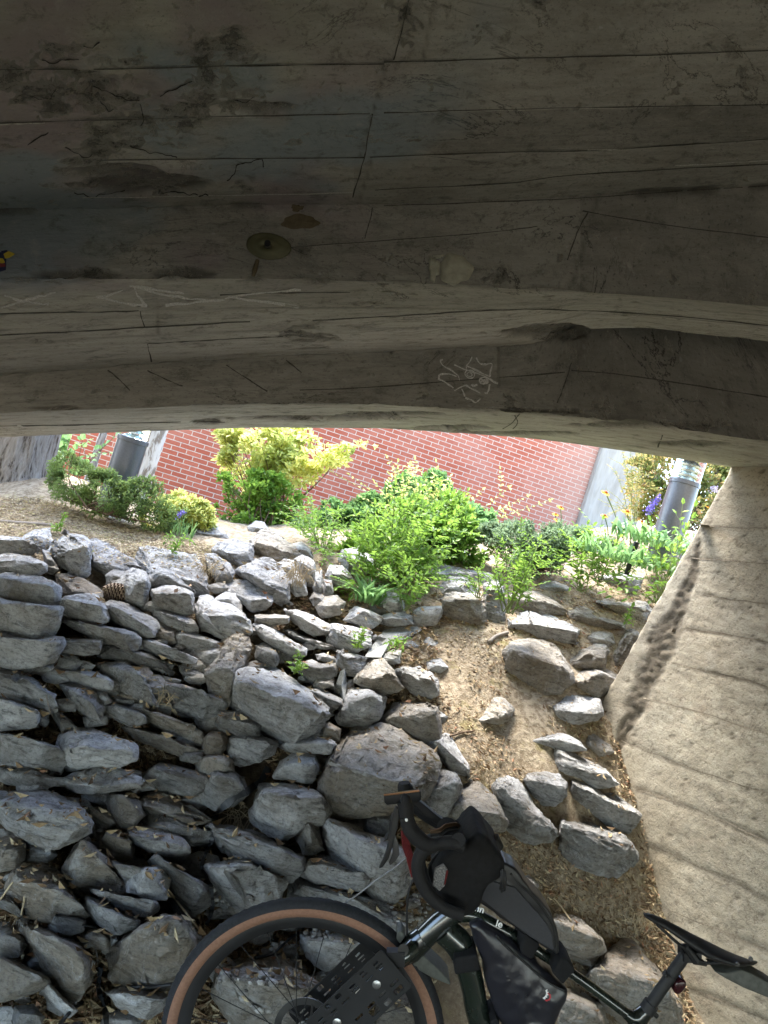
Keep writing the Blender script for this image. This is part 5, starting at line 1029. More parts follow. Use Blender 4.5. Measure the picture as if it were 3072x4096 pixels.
# ---------------------------------------------------------------- bollards
M_BOL = plain("dark grey painted metal", (.095, .10, .115), .35, .5, .3, bs=90, bst=.05, var=.12); M_LENS, t, b = mat("clear lens", .05, .5); b.inputs['Transmission Weight'].default_value = 1.; b.inputs['Base Color'].default_value = (.85, .95, .95, 1); b.inputs['IOR'].default_value = 1.3
M_REF = plain("reflector", (.75, .8, .8), .2, .5, .8)
def bollard(px, py, d, h, rad, label):
    """px,py = centre of the cap ring; the body goes h down"""
    t0 = P(px, py, d); root = thing("bollard_light", t0-np.array([0, 0, h]), label, "bollard light", "round bollard lights"); Z = np.array([0, 0, 1.])
    mb = MB(); mb.tube([t0-Z*h, t0-Z*.03], [rad*.97]*2, 40); mb.build("post", M_BOL, root, smooth=True, sharp=40)
    mb = MB(); mb.tube([t0-Z*.03, t0-Z*.028, t0-Z*.002, t0], [rad*.98, rad*1.03, rad*1.03, rad*.99], 40); mb.build("collar", M_BOL, root, smooth=True, sharp=30)
    mb = MB(); mb.tube([t0, t0+Z*.002, t0+Z*.16], [rad*.9, rad*.95, rad*.95], 40); mb.build("lens", M_LENS, root, smooth=True, sharp=30)
    mb = MB()
    for k in range(4): mb.tube([t0+Z*(.004+.036*k), t0+Z*(.03+.036*k)], [rad*.62, rad*.28], 24)
    mb.build("reflector", M_REF, root, smooth=True, sharp=30)
    mb = MB(); mb.tube([t0+Z*.16, t0+Z*.19, t0+Z*.215], [rad*1.03, rad*1.03, rad*.8], 40); mb.build("cap", M_BOL, root, smooth=True, sharp=30)
bollard(534, 1753, 5.1, .78, .105, "dark grey round bollard light between the thick trunk and the brick wall")
bollard(2741, 1925, 5.0, .62, .10, "dark grey round bollard light with clear lens near the concrete wall")
mb = MB(); a = P(2529, 2225, 4.55); mb.tube([a-np.array([0, 0, .12]), a+np.array([0, 0, .09]), a+np.array([0, 0, .092])], [.015, .017, .014], 14); o = mb.build("sprinkler_riser", M_BLACK, smooth=True, sharp=40); tag(o, "short black plastic tube standing among the lime leaves", "sprinkler")
for args in (("C", 'g', "pale slab half hidden by branches near the right bollard", [870, 240, 950, 180, 1100, 165, 1180, 180, 1100, 300, 1000, 340, 900, 320], [1000, 230], .0), ("C", 'g', "grey stone beneath lime branches beside the concrete wall", [560, 420, 640, 400, 780, 405, 840, 420, 830, 500, 740, 520, 640, 470], [760, 440], .0)):
    ox, oy = ORG[args[0]]; out = [(ox+args[3][k]/SC, oy+args[3][k+1]/SC) for k in range(0, len(args[3]), 2)]; rid = [(ox+args[4][k]/SC, oy+args[4][k+1]/SC) for k in range(0, len(args[4]), 2)]
    solid_rock("rock", out, rid, MT[args[1]], args[2], args[5], seed=900+len(args[2]))

# ---------------------------------------------------------------- litter, twigs, gravel (rest on what lies there: cast rays down on ground and rocks)
dg = bpy.context.evaluated_depsgraph_get(); bpy.context.view_layer.update()
VV_, FF_ = [], []; off_ = 0
for o in list(scene.objects):
    if o.type == 'MESH' and o.name.split('.')[0] in ('ground', 'rock', 'stone'):
        n_ = len(o.data.vertices); co = np.empty(n_*3); o.data.vertices.foreach_get('co', co); co = co.reshape(-1, 3)+np.array(o.location)
        if o.name.startswith('ground'):
            keep = (np.abs(co[:, 0]) < 4) & (co[:, 1] > 1) & (co[:, 1] < 9)
        VV_.append(co); FF_ += [tuple(i+off_ for i in p_.vertices) for p_ in o.data.polygons]; off_ += n_
VV_ = np.vstack(VV_); bvh_g = BVHTree.FromPolygons(VV_.tolist(), FF_)
def down(x_, y_):
    q = bvh_g.ray_cast(Vector((x_, y_, 6)), Vector((0, 0, -1)))
    return (np.array(q[0]), np.array(q[1])) if q[0] is not None else (None, None)
def see(px, py, off=.004):
    r_ = Vector(RAY(px, py)).normalized(); q = bvh_g.ray_cast(Vector(EYE), r_)
    see.i = q[2]
    return (np.array(q[0]-r_*off), np.array(q[1])) if q[0] is not None else (None, None)
NG_ = len(ground.data.polygons)
def scatter(name, label, mt, n, region, size, steep=.55, kind='stuff', curl=.3, wr=.55, seed=1, lift=.003, clumpy=True):
    r = np.random.default_rng(seed); mb = MB(); k = 0; tries = 0
    while k < n and tries < n*12:
        tries += 1; px, py = region(r)
        q, nn = see(px, py)
        if q is None or nn[2] < steep or q[1] > 8: continue
        if see.i >= NG_ and r.random() > .1: continue
        if clumpy and vnoise(np.array([[q[0]*5, q[1]*5, seed]]), 4)[0]+vnoise(np.array([[q[0]*14, q[1]*14, seed]]), 5)[0]*.5 < r.uniform(-.5, .15): continue
        s_ = size*(.4+1.1*r.random()**2); a = r.uniform(0, 6.283); u = np.array([math.cos(a), math.sin(a), r.normal()*.35]); u -= nn*(u@nn)*.8; u /= np.linalg.norm(u); v_ = np.cross(nn, u); v_ /= np.linalg.norm(v_)
        c_ = q+nn*lift; w_ = s_*wr*(.4+.6*r.random()); cu = curl*s_
        mb.add([c_-u*s_*.5+nn*cu*r.random(), c_-v_*w_*.4, c_+u*s_*.5+nn*cu*r.random(), c_+v_*w_*.4+nn*cu*r.random()*.6], [(0, 1, 2), (0, 2, 3)], r.random()); k += 1
    o = mb.build(name, mt); tag(o, label, "leaf litter" if kind == 'stuff' else None, kind=kind); return o
M_LIT = tint_material("dry leaf litter", [(0., (.10, .06, .035)), (.3, (.24, .16, .09)), (.6, (.40, .30, .17)), (.85, (.52, .43, .28)), (1., (.34, .17, .10))], .85, 60)
def reg_path(r):
    while True:
        px = r.uniform(1550, 2800); py = r.uniform(2380, 4096)
        if px > 1550+max(0, (py-2750))*.28: return px, py
scatter("leaf_litter", "dry tan leaf chips scattered over the dirt path", M_LIT, 6500, reg_path, .024, seed=2)
scatter("leaf_litter", "dry brown leaves and husks caught between the rocks of the bank", M_LIT, 7500, lambda r: (r.uniform(-20, 1750), r.uniform(2250, 4096)), .036, .75, seed=3, curl=.5)
def reg_m(r):
    px = r.uniform(-20, 900); return px, r.uniform(1990+max(0, px-150)*.28, 2230+px*.06)
scatter("mulch", "fine pale mulch chips covering the slope below the thick tree trunk", tint_material("pale mulch", [(0., (.2, .14, .09)), (.4, (.42, .33, .2)), (.8, (.55, .47, .33)), (1., (.36, .34, .12))], .9, 60), 13000, reg_m, .020, .3, seed=4, clumpy=False)
scatter("leaf_litter", "dry chips drifted at the foot of the shrubs and beside the concrete wall", M_LIT, 3500, lambda r: ((r.uniform(1150, 2750), r.uniform(2150, 2500)) if r.random() < .6 else (lambda a: (2400+(a-2900)*.27+r.uniform(-90, 60), a))(r.uniform(2900, 4096))), .032, .3, seed=5)
# gravel pebbles
me_ = MB(); r = np.random.default_rng(9); k = 0
while k < 900:
    px, py = [(r.uniform(1020, 1330), r.uniform(3640, 3820)), (r.uniform(850, 1100), r.uniform(3900, 4100)), (r.uniform(820, 1010), r.uniform(3560, 3740)), (r.uniform(1560, 1720), r.uniform(3480, 3800))][r.integers(0, 4)]
    q, nn = see(px, py, 0); k += 1
    if q is None or nn[2] < .5: continue
    s_ = r.uniform(.006, .017); bm = bmesh.new(); bmesh.ops.create_icosphere(bm, subdivisions=1, radius=1); V = np.array([v_.co[:] for v_ in bm.verts])*np.array([1, r.uniform(.6, .9), r.uniform(.5, .7)])*s_; Fq = [[v_.index for v_ in f_.verts] for f_ in bm.faces]; bm.free()
    me_.add(V+q+nn*s_*.3, Fq, r.random())
o = me_.build("gravel", tint_material("gravel", [(0., (.14, .13, .12)), (.5, (.3, .29, .27)), (1., (.55, .53, .5))], .7, 20), smooth=True); tag(o, "small rounded pale pebbles lying between the rocks behind the front wheel", "gravel", kind='stuff')
# twigs and dry stems
def twig(name, label, cat, pts, rad, mt, up=.0, group=None, off=.012):
    q = [see(a, b_, off)[0] for a, b_ in pts]; q = [x_ for x_ in q if x_ is not None]
    for i_ in range(1, len(q)-1): q[i_] = q[i_]+np.array([0, 0, up])
    mb = MB(); mb.tube(smooth_path(q, 5), rad, 6); o = mb.build(name, mt, smooth=True); tag(o, label, cat, group); return o
M_DRY = plain("dry stalk", (.42, .34, .22), .85, .2); M_GREYTW = plain("weathered twig", (.24, .21, .18), .9, .2)
twig("dead_branch", "long grey dead branch lying on the mulch at the left edge", "branch", [(-30, 2085), (60, 2092), (140, 2098), (205, 2103)], .016, M_GREYTW)
twig("twig", "bent pale twig sticking out of the dark needle shrub", "twig", [(345, 1990), (365, 2020), (390, 2046)], .008, M_GREYTW)
twig("twig", "short grey root lying across the upper dirt path", "twig", [(1955, 2570), (1985, 2545), (2030, 2530)], .012, M_GREYTW)
twig("twig", "thin dark twig lying in the middle of the dirt path", "twig", [(1800, 2945), (1850, 2930), (1890, 2925)], .005, M_TWIG)
twig("dry_stalk", "long thin bent stalk in front of the left rocks above the jagged one", "stalk", [(185, 2780), (200, 2840), (225, 2890), (250, 2930)], .003, M_GREYTW)
twig("dry_stalk", "forked dry stalk standing on the dirt behind the top tube bag", "stalk", [(2215, 3590), (2245, 3640), (2285, 3685)], .0035, M_DRY, .01)
twig("dry_stalk", "pale dry stalk leaning on the small block in the lower left", "stalk", [(672, 3560), (700, 3610), (760, 3690), (800, 3720)], .0035, M_DRY, .01)
twig("dry_stalk", "long curved dry grass blade at the lower left edge", "stalk", [(0, 3600), (50, 3560), (85, 3620), (85, 3660)], .003, M_DRY, .03)
twig("dry_stalk", "bowed dark stalk hanging over the tall fractured rock", "stalk", [(300, 3750), (350, 3780), (380, 3840), (392, 3900)], .003, M_GREYTW, .02)
def drygrass(label, px, py, n, ln, seed):
    r = np.random.default_rng(seed); mb = MB(); q, _ = see(px, py)
    for k in range(n):
        a = r.uniform(0, 6.283); o_ = np.array([math.cos(a), math.sin(a)*.6, 0]); l = ln*r.uniform(.4, 1.2); p0 = q+r.normal(size=3)*.025; p1 = p0+np.array([0, 0, l*.5])+o_*l*.3; p2 = p0+o_*l*.9+np.array([0, 0, l*r.uniform(-.1, .6)]); mb.tube(smooth_path([p0, p1, p2], 4), .0013, 3)
    o = mb.build("dry_grass", M_DRY); tag(o, label, "dry grass", "tufts of dry grass", "thing")
for k, a in enumerate([("tuft of curly straw hanging among the upright stones under the weedy shrub", 1190, 2330, 60, .2), ("loop of dry straw in the dark hollow of the left stack", 640, 2830, 24, .13), ("wispy straw tuft beside the brown steps", 760, 2880, 26, .12),
                       ("straw tuft at the tip of the tilted slab in the upper middle", 830, 2310, 26, .12), ("dry straw fan beneath the cream topped wedge", 260, 3390, 30, .14), ("brown needles fallen at the wall near the saddle nose", 2545, 3700, 34, .12),
                       ("dry roots hanging over the pebbles by the strap", 930, 3290, 30, .12), ("thin straw at the foot of the long brown steps", 480, 2905, 20, .1), ("straw and rootlets on the path edge behind the hoods", 1935, 3120, 26, .12)]): drygrass(*a, seed=80+k)

# pine cone
q, nn = see(458, 2378, .0); root = thing("pine_cone", q, "brown pine cone lying on its side on the rocks at upper left", "pine cone")
M_CONE = tint_material("pine cone scale", [(0., (.055, .03, .02)), (.6, (.11, .06, .04)), (1., (.32, .24, .17))], .7, 60)
ax = XC*.97-YC*.1; ax /= np.linalg.norm(ax); c0 = P(458, 2372, q[1]-.05); mb = MB(); Ln = 110*c0[1]/F; RR = 40*c0[1]/F
mb.tube([c0+ax*Ln*(k/6-.5) for k in range(7)], [RR*.25, RR*.55, RR*.72, RR*.75, RR*.6, RR*.4, RR*.15], 10); u = np.cross(ax, [0, 1., 0]); u /= np.linalg.norm(u); v_ = np.cross(ax, u)
mb.build("core", M_CONE, root); mb = MB()
for k in range(130):
    f = k/130; a = k*2.39996; rr = RR*math.sin(math.pi*(.12+.8*f))**.6; o_ = math.cos(a)*u+math.sin(a)*v_; s_ = np.cross(ax, o_); p_ = c0+ax*Ln*(f-.5)*.95; tp = p_+o_*rr*1.02+ax*RR*.18; w_ = RR*.27
    mb.add([p_+o_*rr*.4-s_*w_*.4, p_+o_*rr*.4+s_*w_*.4, tp+s_*w_, tp-s_*w_, tp+ax*RR*.13+s_*w_*.7, tp+ax*RR*.13-s_*w_*.7, p_+o_*rr*.4+ax*RR*.1], [(0, 1, 2, 3), (0, 3, 5, 6), (1, 6, 4, 2), (6, 5, 4)], .25+.2*random.random()); mb.add([tp+s_*w_, tp-s_*w_, tp+ax*RR*.13-s_*w_*.7, tp+ax*RR*.13+s_*w_*.7], [(0, 1, 2, 3)], .95)
mb.build("scales", M_CONE, root)

# fabric sheets, straps, cables on the bank
def sheet(name, label, cat, poly, mt, off=.012, thick=.003, dz=None):
    V = [see(a, b_, off)[0] for a, b_ in poly]; n = len(V); c_ = np.mean(V, 0)
    V2 = [x_ for x_ in V]+[x_+np.array([0, .004, -thick]) for x_ in V]
    cx_, cy_ = np.mean([a for a, _ in poly]), np.mean([b_ for _, b_ in poly]); V2 += [see(cx_, cy_, off+.012)[0]]
    Fq = [(i_, (i_+1) % n, 2*n) for i_ in range(n)]+[tuple(range(n, 2*n))[::-1]]+[(i_, n+i_, n+(i_+1) % n, (i_+1) % n) for i_ in range(n)]
    o = add_mesh(name, V2, Fq, mt, smooth=True, sharp=50); tag(o, label, cat); return o
M_FAB = plain("weathered grey fabric", (.25, .255, .245), .8, .2, bs=90, bst=.4, var=.35)
sheet("landscape_fabric", "torn grey landscape fabric sheet curving into a point at the top of the dirt path", "fabric", zc((1024, 2050), 1.62, [(705, 935), (740, 870), (780, 830), (830, 760), (930, 740), (1110, 738), (1030, 790), (930, 835), (860, 880), (810, 940)]), M_FAB, .02)
sheet("landscape_fabric", "narrow grey fabric strip hanging between the rocks below the torn sheet", "fabric", zc((1024, 2050), 1.62, [(545, 1030), (575, 1010), (590, 1080), (585, 1150), (570, 1215), (540, 1180), (500, 1170), (520, 1110)]), M_FAB, .03)
M_STRAP = plain("dusty black strap", (.05, .053, .058), .6, .35, bs=50, bst=.2, var=.4)
def ribbon(name, label, cat, pts, wpx, mt, off=.02):
    mb = MB(); q = [p_[:2] for p_ in smooth_path([np.r_[a, 0] for a in pts], 6)]; V = []; prev = None; D_ = []
    for p_ in q:
        s_, _ = see(p_[0], p_[1], off); D_.append(s_[1])
    D_ = np.minimum(np.convolve(np.pad(D_, 2, mode='edge'), [.2]*5, 'valid'), np.array(D_)+.0)
    for i_, p_ in enumerate(q):
        tn = q[min(i_+1, len(q)-1)]-q[max(i_-1, 0)]; tn = tn/(np.linalg.norm(tn)+1e-9); nn_ = np.array([-tn[1], tn[0]]); w_ = wpx*(.55+.45*abs(math.sin(i_*.35+1)))
        a_ = P(*(p_+nn_*w_), D_[i_]+.01*math.sin(i_*.5)); b_ = P(*(p_-nn_*w_), D_[i_]-.01*math.sin(i_*.5)); V += [a_, b_, b_+np.array([0, .003, -.001]), a_+np.array([0, .003, -.001])]
    n = len(q); Fq = []
    for i_ in range(n-1):
        for e_ in range(4): Fq.append((4*i_+e_, 4*i_+(e_+1) % 4, 4*i_+4+(e_+1) % 4, 4*i_+4+e_))
    mb.add(V, Fq); o = mb.build(name, mt, smooth=True, sharp=40); tag(o, label, cat); return o
ribbon("strap", "wide black plastic strap curving up between the rocks beside the knobbly dark stone", "strap", [(850, 3290), (870, 3250), (920, 3205), (980, 3170), (1040, 3125), (1075, 3070)], 15, M_STRAP)
ribbon("strap", "narrow black plastic strap dangling left of the greenish rock", "strap", [(850, 3350), (820, 3420), (808, 3470), (835, 3520), (850, 3590), (845, 3650), (826, 3700)], 9, M_STRAP, .03)
ribbon("strap", "crumpled dark plastic strip standing in the bottom left litter", "strap", [(400, 3870), (395, 3920), (400, 3980), (420, 4040), (425, 4110)], 12, M_STRAP, .03)
def cable(name, label, cat, pts, rad, mt, off=.02):
    q = [see(a, b_, off)[0] for a, b_ in pts]; mb = MB(); mb.tube(smooth_path(q, 8), rad, 8); o = mb.build(name, mt, smooth=True); tag(o, label, cat)
cable("drip_hose", "pair of thin black irrigation hoses crossing the bottom left stones", "hose", [(230, 4110), (270, 4060), (330, 4010), (420, 3975), (520, 3950), (620, 3948), (720, 3930), (800, 3900)], .0055, M_BLACK, .02)
cable("drip_hose", "thin grey hose running from the pebbles behind the front wheel", "hose", [(1020, 3832), (1090, 3815), (1130, 3780), (1190, 3735), (1290, 3705)], .0045, M_STRAP, .02)
cable("drip_hose", "dark thin line on the left of the upper grass strap", "hose", [(330, 3700), (390, 3720), (392, 3800), (400, 3880)], .003, M_BLACK, .02)

# ---------------------------------------------------------------- bicycle (upright, side on, front wheel at the left)
BD = 1.88
bike = thing("bicycle", P(1211, 4160, BD)-np.array([0, 0, .36]), "black gravel bicycle with tan sidewall tyres and drop bars standing before the rocks", "bicycle")
def Q(px, py, off=0.): return P(px, py, BD+off)
def E(cx, cy, off=0.):                   # crop coordinates of the handlebar view
    return P(1024+cx/SC, 3050+cy/SC, BD+off)
def L3(cx, cy, off=0.): return P(2048+cx/SC, 3050+cy/SC, BD+off)
YA = np.array([0, 1., 0])
M_CARB, t, b = mat("glossy dark green carbon", .22, .6); v = coords(t, False); b.inputs['Coat Weight'].default_value = .6
t.links.new(mixc(t, ramp(t, noise(t, v, 8, 4), [(.4, 0.), (.6, 1.)]), (.006, .008, .007), (.012, .018, .013)), b.inputs['Base Color'])
t.links.new(mth(t, 'MULTIPLY_ADD', noise(t, v, 30, 5), .3, .1), b.inputs['Roughness'])
M_RUB = plain("black rubber", (.022, .023, .026), .85, .2, bs=120, bst=.3); M_TAN = plain("tan sidewall", (.21, .115, .078), .85, .2, bs=150, bst=.2, var=.15)
M_ALU = plain("brushed metal", (.4, .4, .4), .35, .5, .9); M_ROT = plain("dark steel", (.12, .12, .12), .4, .5, .9)
M_GREYP = plain("grey flexible plastic", (.075, .078, .07), .6, .3, bs=60, bst=.2)
def tube_part(name, pts, rad, mt=None, parent=None, n=16, sm=0, flat=None):
    mb = MB(); pts = smooth_path(pts, sm) if sm else pts
    if hasattr(rad, '__len__') and len(rad) != len(pts): rad = np.interp(np.linspace(0, 1, len(pts)), np.linspace(0, 1, len(rad)), rad)
    mb.tube(pts, rad, n, flat=flat); return mb.build(name, mt or M_CARB, parent or bike, smooth=True, sharp=50)
def wheel(c_, steer=0.):
    Rr, rt = .3375, .0225; wh = bpy.data.objects.new("wheel", None); COL.objects.link(wh); wh.parent = bike; wh.location = Vector(c_)-wloc(bike); wh.empty_display_size = .05
    U, W_ = np.array([1., 0, 0]), np.array([0, 0, 1.]); n = 180; V = []; ms = 20
    for i_ in range(n):
        a = 2*math.pi*i_/n; o_ = U*math.cos(a)+W_*math.sin(a)
        for k in range(ms):
            th = 2*math.pi*k/ms; kn = 1.
            if abs(th if th < math.pi else th-2*math.pi) < 1.0: kn = 1+(.09 if (i_+k) % 2 else 0.)
            V.append(c_+o_*(Rr+rt*kn*math.cos(th))+YA*rt*kn*math.sin(th))
    Fq = []; mi_ = []
    for i_ in range(n):
        for k in range(ms):
            Fq.append((i_*ms+k, i_*ms+(k+1) % ms, ((i_+1) % n)*ms+(k+1) % ms, ((i_+1) % n)*ms+k)); th = (k+.5)/ms*360; th = min(th, 360-th); mi_.append(1 if 72 < th < 138 else 0)
    add_mesh("tyre", V, Fq, [M_RUB, M_TAN], wh, mi=mi_, smooth=True, loc=c_)
    V = []; prof = [(.320, .0135), (.316, .0145), (.300, .011), (.288, .004), (.288, -.004), (.300, -.011), (.316, -.0145), (.320, -.0135)]
    for i_ in range(n):
        a = 2*math.pi*i_/n; o_ = U*math.cos(a)+W_*math.sin(a); V += [c_+o_*r_+YA*y_ for r_, y_ in prof]
    m_ = len(prof); Fq = [(i_*m_+k, i_*m_+(k+1) % m_, ((i_+1) % n)*m_+(k+1) % m_, ((i_+1) % n)*m_+k) for i_ in range(n) for k in range(m_)]
    add_mesh("rim", V, Fq, M_BLACK, wh, smooth=True, sharp=40, loc=c_)
    for k in range(24):
        a = 2*math.pi*k/24+.1; s_ = 1 if k % 2 else -1; a2 = a+(1.35 if (k//2) % 2 else -1.35); mb = MB()
        mb.tube([c_+.02*(U*math.cos(a2)+W_*math.sin(a2))+YA*.03*s_, c_+.29*(U*math.cos(a)+W_*math.sin(a))], .0011, 5); mb.build("spoke", M_BLACK, wh)
    mb = MB(); mb.tube([c_-YA*.05, c_-YA*.035, c_-YA*.03, c_+YA*.03, c_+YA*.035, c_+YA*.05], [.012, .024, .015, .015, .024, .012], 20); mb.build("hub", M_ROT, wh, smooth=True, sharp=30)
    mb = MB(); 
    for k in range(36):
        a = 2*math.pi*k/36; b2 = 2*math.pi*(k+1)/36; f = lambda r_, q_: c_+YA*.042+r_*(U*math.cos(q_)+W_*math.sin(q_)); g = lambda r_, q_: f(r_, q_)+YA*.002
        mb.add([f(.062, a), f(.08, a), f(.08, b2), f(.062, b2), g(.062, a), g(.08, a), g(.08, b2), g(.062, b2)], [(0, 3, 2, 1), (4, 5, 6, 7), (1, 2, 6, 5), (0, 4, 7, 3)])
    for k in range(6): a = 6.283*k/6; mb.tube([c_+YA*.043+.02*(U*math.cos(a)+W_*math.sin(a)), c_+YA*.043+.064*(U*math.cos(a+.5)+W_*math.sin(a+.5))], .003, 5)
    mb.build("brake_disc", M_ROT, wh); return wh
FA = Q(1211, 4160); RA = Q(2640, 4933)
wheel(FA); wheel(RA)
# frame
H1 = E(1345, 905); H2 = E(1010, 1205); ST_T = L3(870, 1600); BBp = Q(2100, 4735)
fr = bpy.data.objects.new("frame", None); COL.objects.link(fr); fr.parent = bike; fr.location = Vector(H1)-wloc(bike)
tube_part("head_tube", [E(1300, 950), E(1190, 1045), E(1060, 1160)], [.026, .030, .027], parent=fr, n=24)
tube_part("down_tube", [E(1215, 1075), E(1310, 1170), E(1365, 1300), E(1410, 1480), E(1455, 1695), BBp], [.036, .036, .032, .030, .030, .031], parent=fr, n=24, sm=5)
tube_part("top_tube", [E(1290, 975), E(1400, 985), E(1500, 1030), L3(60, 1150), L3(240, 1270), L3(430, 1395), L3(760, 1640)], [.022, .019, .017, .0145, .013, .0125, .0125], parent=fr, n=20, sm=4)
tube_part("seat_tube", [L3(905, 1560), L3(830, 1670), BBp], [.0175, .018, .02], parent=fr)
tube_part("seat_cluster", [L3(735, 1625), L3(800, 1655), L3(880, 1600)], [.013, .02, .018], parent=fr, sm=4)
for s_ in (-1, 1):
    tube_part("seat_stay", [L3(800, 1690, .02*s_), .5*(L3(800, 1690, .02*s_)+RA)+YA*.05*s_, RA+YA*.06*s_], [.008, .008, .009], parent=fr, sm=4)
    tube_part("chain_stay", [BBp+YA*.03*s_, .5*(BBp+RA)+YA*.055*s_, RA+YA*.06*s_], [.012, .010, .010], parent=fr, sm=4)
mb = MB(); c_ = BBp-YA*.045; n = 48; V = []
for k in range(n):
    a = 2*math.pi*k/n
    for rr_, yy_ in ((.06, 0), (.078+.003*(k % 2), 0), (.078+.003*(k % 2), .003), (.06, .003)): V.append(c_+np.array([math.cos(a)*rr_, yy_, math.sin(a)*rr_]))
mb.add(V, [(4*k+j, 4*k+(j+1) % 4, 4*((k+1) % n)+(j+1) % 4, 4*((k+1) % n)+j) for k in range(n) for j in range(4)])
for k in range(4): a = 1.57*k+.4; mb.tube([c_, c_+.064*np.array([math.cos(a), 0, math.sin(a)])], .006, 6)
mb.tube([c_, c_+np.array([.14, -.01, -.09])], [.012, .01], 10); mb.tube([BBp+YA*.05, BBp+YA*.05+np.array([-.14, .01, .09])], [.012, .01], 10); mb.build("crank", M_ROT, bike)
# fork with crown, legs
fk = bpy.data.objects.new("fork", None); COL.objects.link(fk); fk.parent = bike; fk.location = Vector(H2)-wloc(bike)
tube_part("crown", [E(1090, 1130), E(1000, 1210), E(930, 1265)], [.03, .033, .026], parent=fk, n=22, sm=3)
for s_ in (-1, 1): tube_part("fork_leg", [E(1020, 1195, .03*s_), E(930, 1275, .052*s_), E(700, 1465, .056*s_), FA+YA*.058*s_], [.02, .018, .016, .011], parent=fk, sm=4)
M_CHR = plain("glossy bolt face", (.3, .3, .3), .12, .6, .9, var=.3)
mb = MB(); q = E(905, 1262, -.06); mb.box(q, (XC, YA, YC), (.022, .012, .018)); mb.build("rack_clamp", M_BLACK, fk); mb = MB(); mb.tube([E(955, 1215, -.058), E(955, 1215, -.066)], .013, 20); mb.tube([E(1000, 1190, -.034), E(1035, 1225, -.036)], .006, 8); mb.build("bolt", M_CHR, fk, smooth=True, sharp=40)
# perforated cargo plates on both fork legs
u_px = np.array([730, -695.])/math.hypot(730, 695); v_px = np.array([350, 415.])/math.hypot(350, 415); Z5 = 2.765
slots = [(700, 560, 70, 30), (735, 590, 95, 22), (760, 620, 60, 18), (545, 665, 60, 26), (580, 690, 90, 20), (628, 728, 110, 20), (440, 815, 90, 32), (470, 845, 110, 20), (500, 870, 80, 18), (285, 925, 80, 55), (365, 975, 110, 26), (165, 1040, 70, 60), (225, 1095, 110, 24), (250, 1125, 60, 16),
         (905, 775, 120, 36), (955, 850, 130, 66), (772, 900, 110, 34), (832, 990, 100, 70), (650, 1020, 110, 36), (685, 1085, 130, 90), (515, 1155, 110, 34), (90, 1180, 80, 26), (130, 1215, 70, 20)]
def rrect(w_, h_, r_, k=4):
    out = []
    for qx, qy, a0 in ((1, 1, 0), (-1, 1, 90), (-1, -1, 180), (1, -1, 270)):
        for j in range(k+1):
            a = R(a0+90*j/k); out.append((qx*(w_/2-r_)+r_*math.cos(a), qy*(h_/2-r_)+r_*math.sin(a)))
    return out
def plate(yoff, sh):
    cu = bpy.data.curves.new("plate", 'CURVE'); cu.dimensions = '2D'; cu.fill_mode = 'BOTH'; cu.extrude = .0012; cu.bevel_depth = .0005; cu.bevel_resolution = 1; s_ = (BD+yoff)/F/Z5
    def loop(pts):
        sp_ = cu.splines.new('POLY'); sp_.points.add(len(pts)-1); sp_.use_cyclic_u = True
        for p_, (a, b_) in zip(sp_.points, pts): p_.co = (a*s_, -b_*s_, 0, 1)
    def loc_(cx, cy): d_ = np.array([cx, cy])-np.array([740+1090, 415+830])/2.; iv = np.linalg.inv(np.array([u_px, v_px]).T); return iv@d_
    Lp, Wp = 1150., 530.; loop([(a-Lp/2+20, b_) for a, b_ in rrect(Lp, Wp, 40)])
    for (cx, cy, l_, w_) in slots:
        a, b_ = loc_(cx, cy); loop([(a+p_[0], b_+p_[1]) for p_ in rrect(l_, w_, min(w_, l_)*.3)][::-1])
    ob = bpy.data.objects.new("t", cu); COL.objects.link(ob); dgx = bpy.context.evaluated_depsgraph_get(); me = bpy.data.meshes.new_from_object(ob.evaluated_get(dgx)); bpy.data.objects.remove(ob)
    co = np.empty(len(me.vertices)*3); me.vertices.foreach_get('co', co); co = co.reshape(-1, 3)
    up = u_px[0]*XC-u_px[1]*YC; vp = v_px[0]*XC-v_px[1]*YC; O_ = P(1250+(740+1090)/2/Z5+sh[0], 3650+(415+830)/2/Z5+sh[1], BD+yoff)
    W3 = O_+co[:, :1]*up-co[:, 1:2]*vp+co[:, 2:]*YA
    return add_mesh("cargo_plate", W3, [tuple(p_.vertices) for p_ in me.polygons], M_BLACK, fk, loc=O_)
plate(-.085, (0, 0)); plate(.09, (-72, -34))
mb = MB()
for (a, b_) in ((708, 795), (270, 1215)): q = P(1250+a/Z5, 3650+b_/Z5, BD-.088); mb.tube([q, q-YA*.002, q-YA*.004], [.0105, .0105, .006], 18); mb.tube([q-YA*.003, q-YA*.006], .0035, 6)
mb.build("plate_bolt", M_ALU, fk, smooth=True, sharp=35)
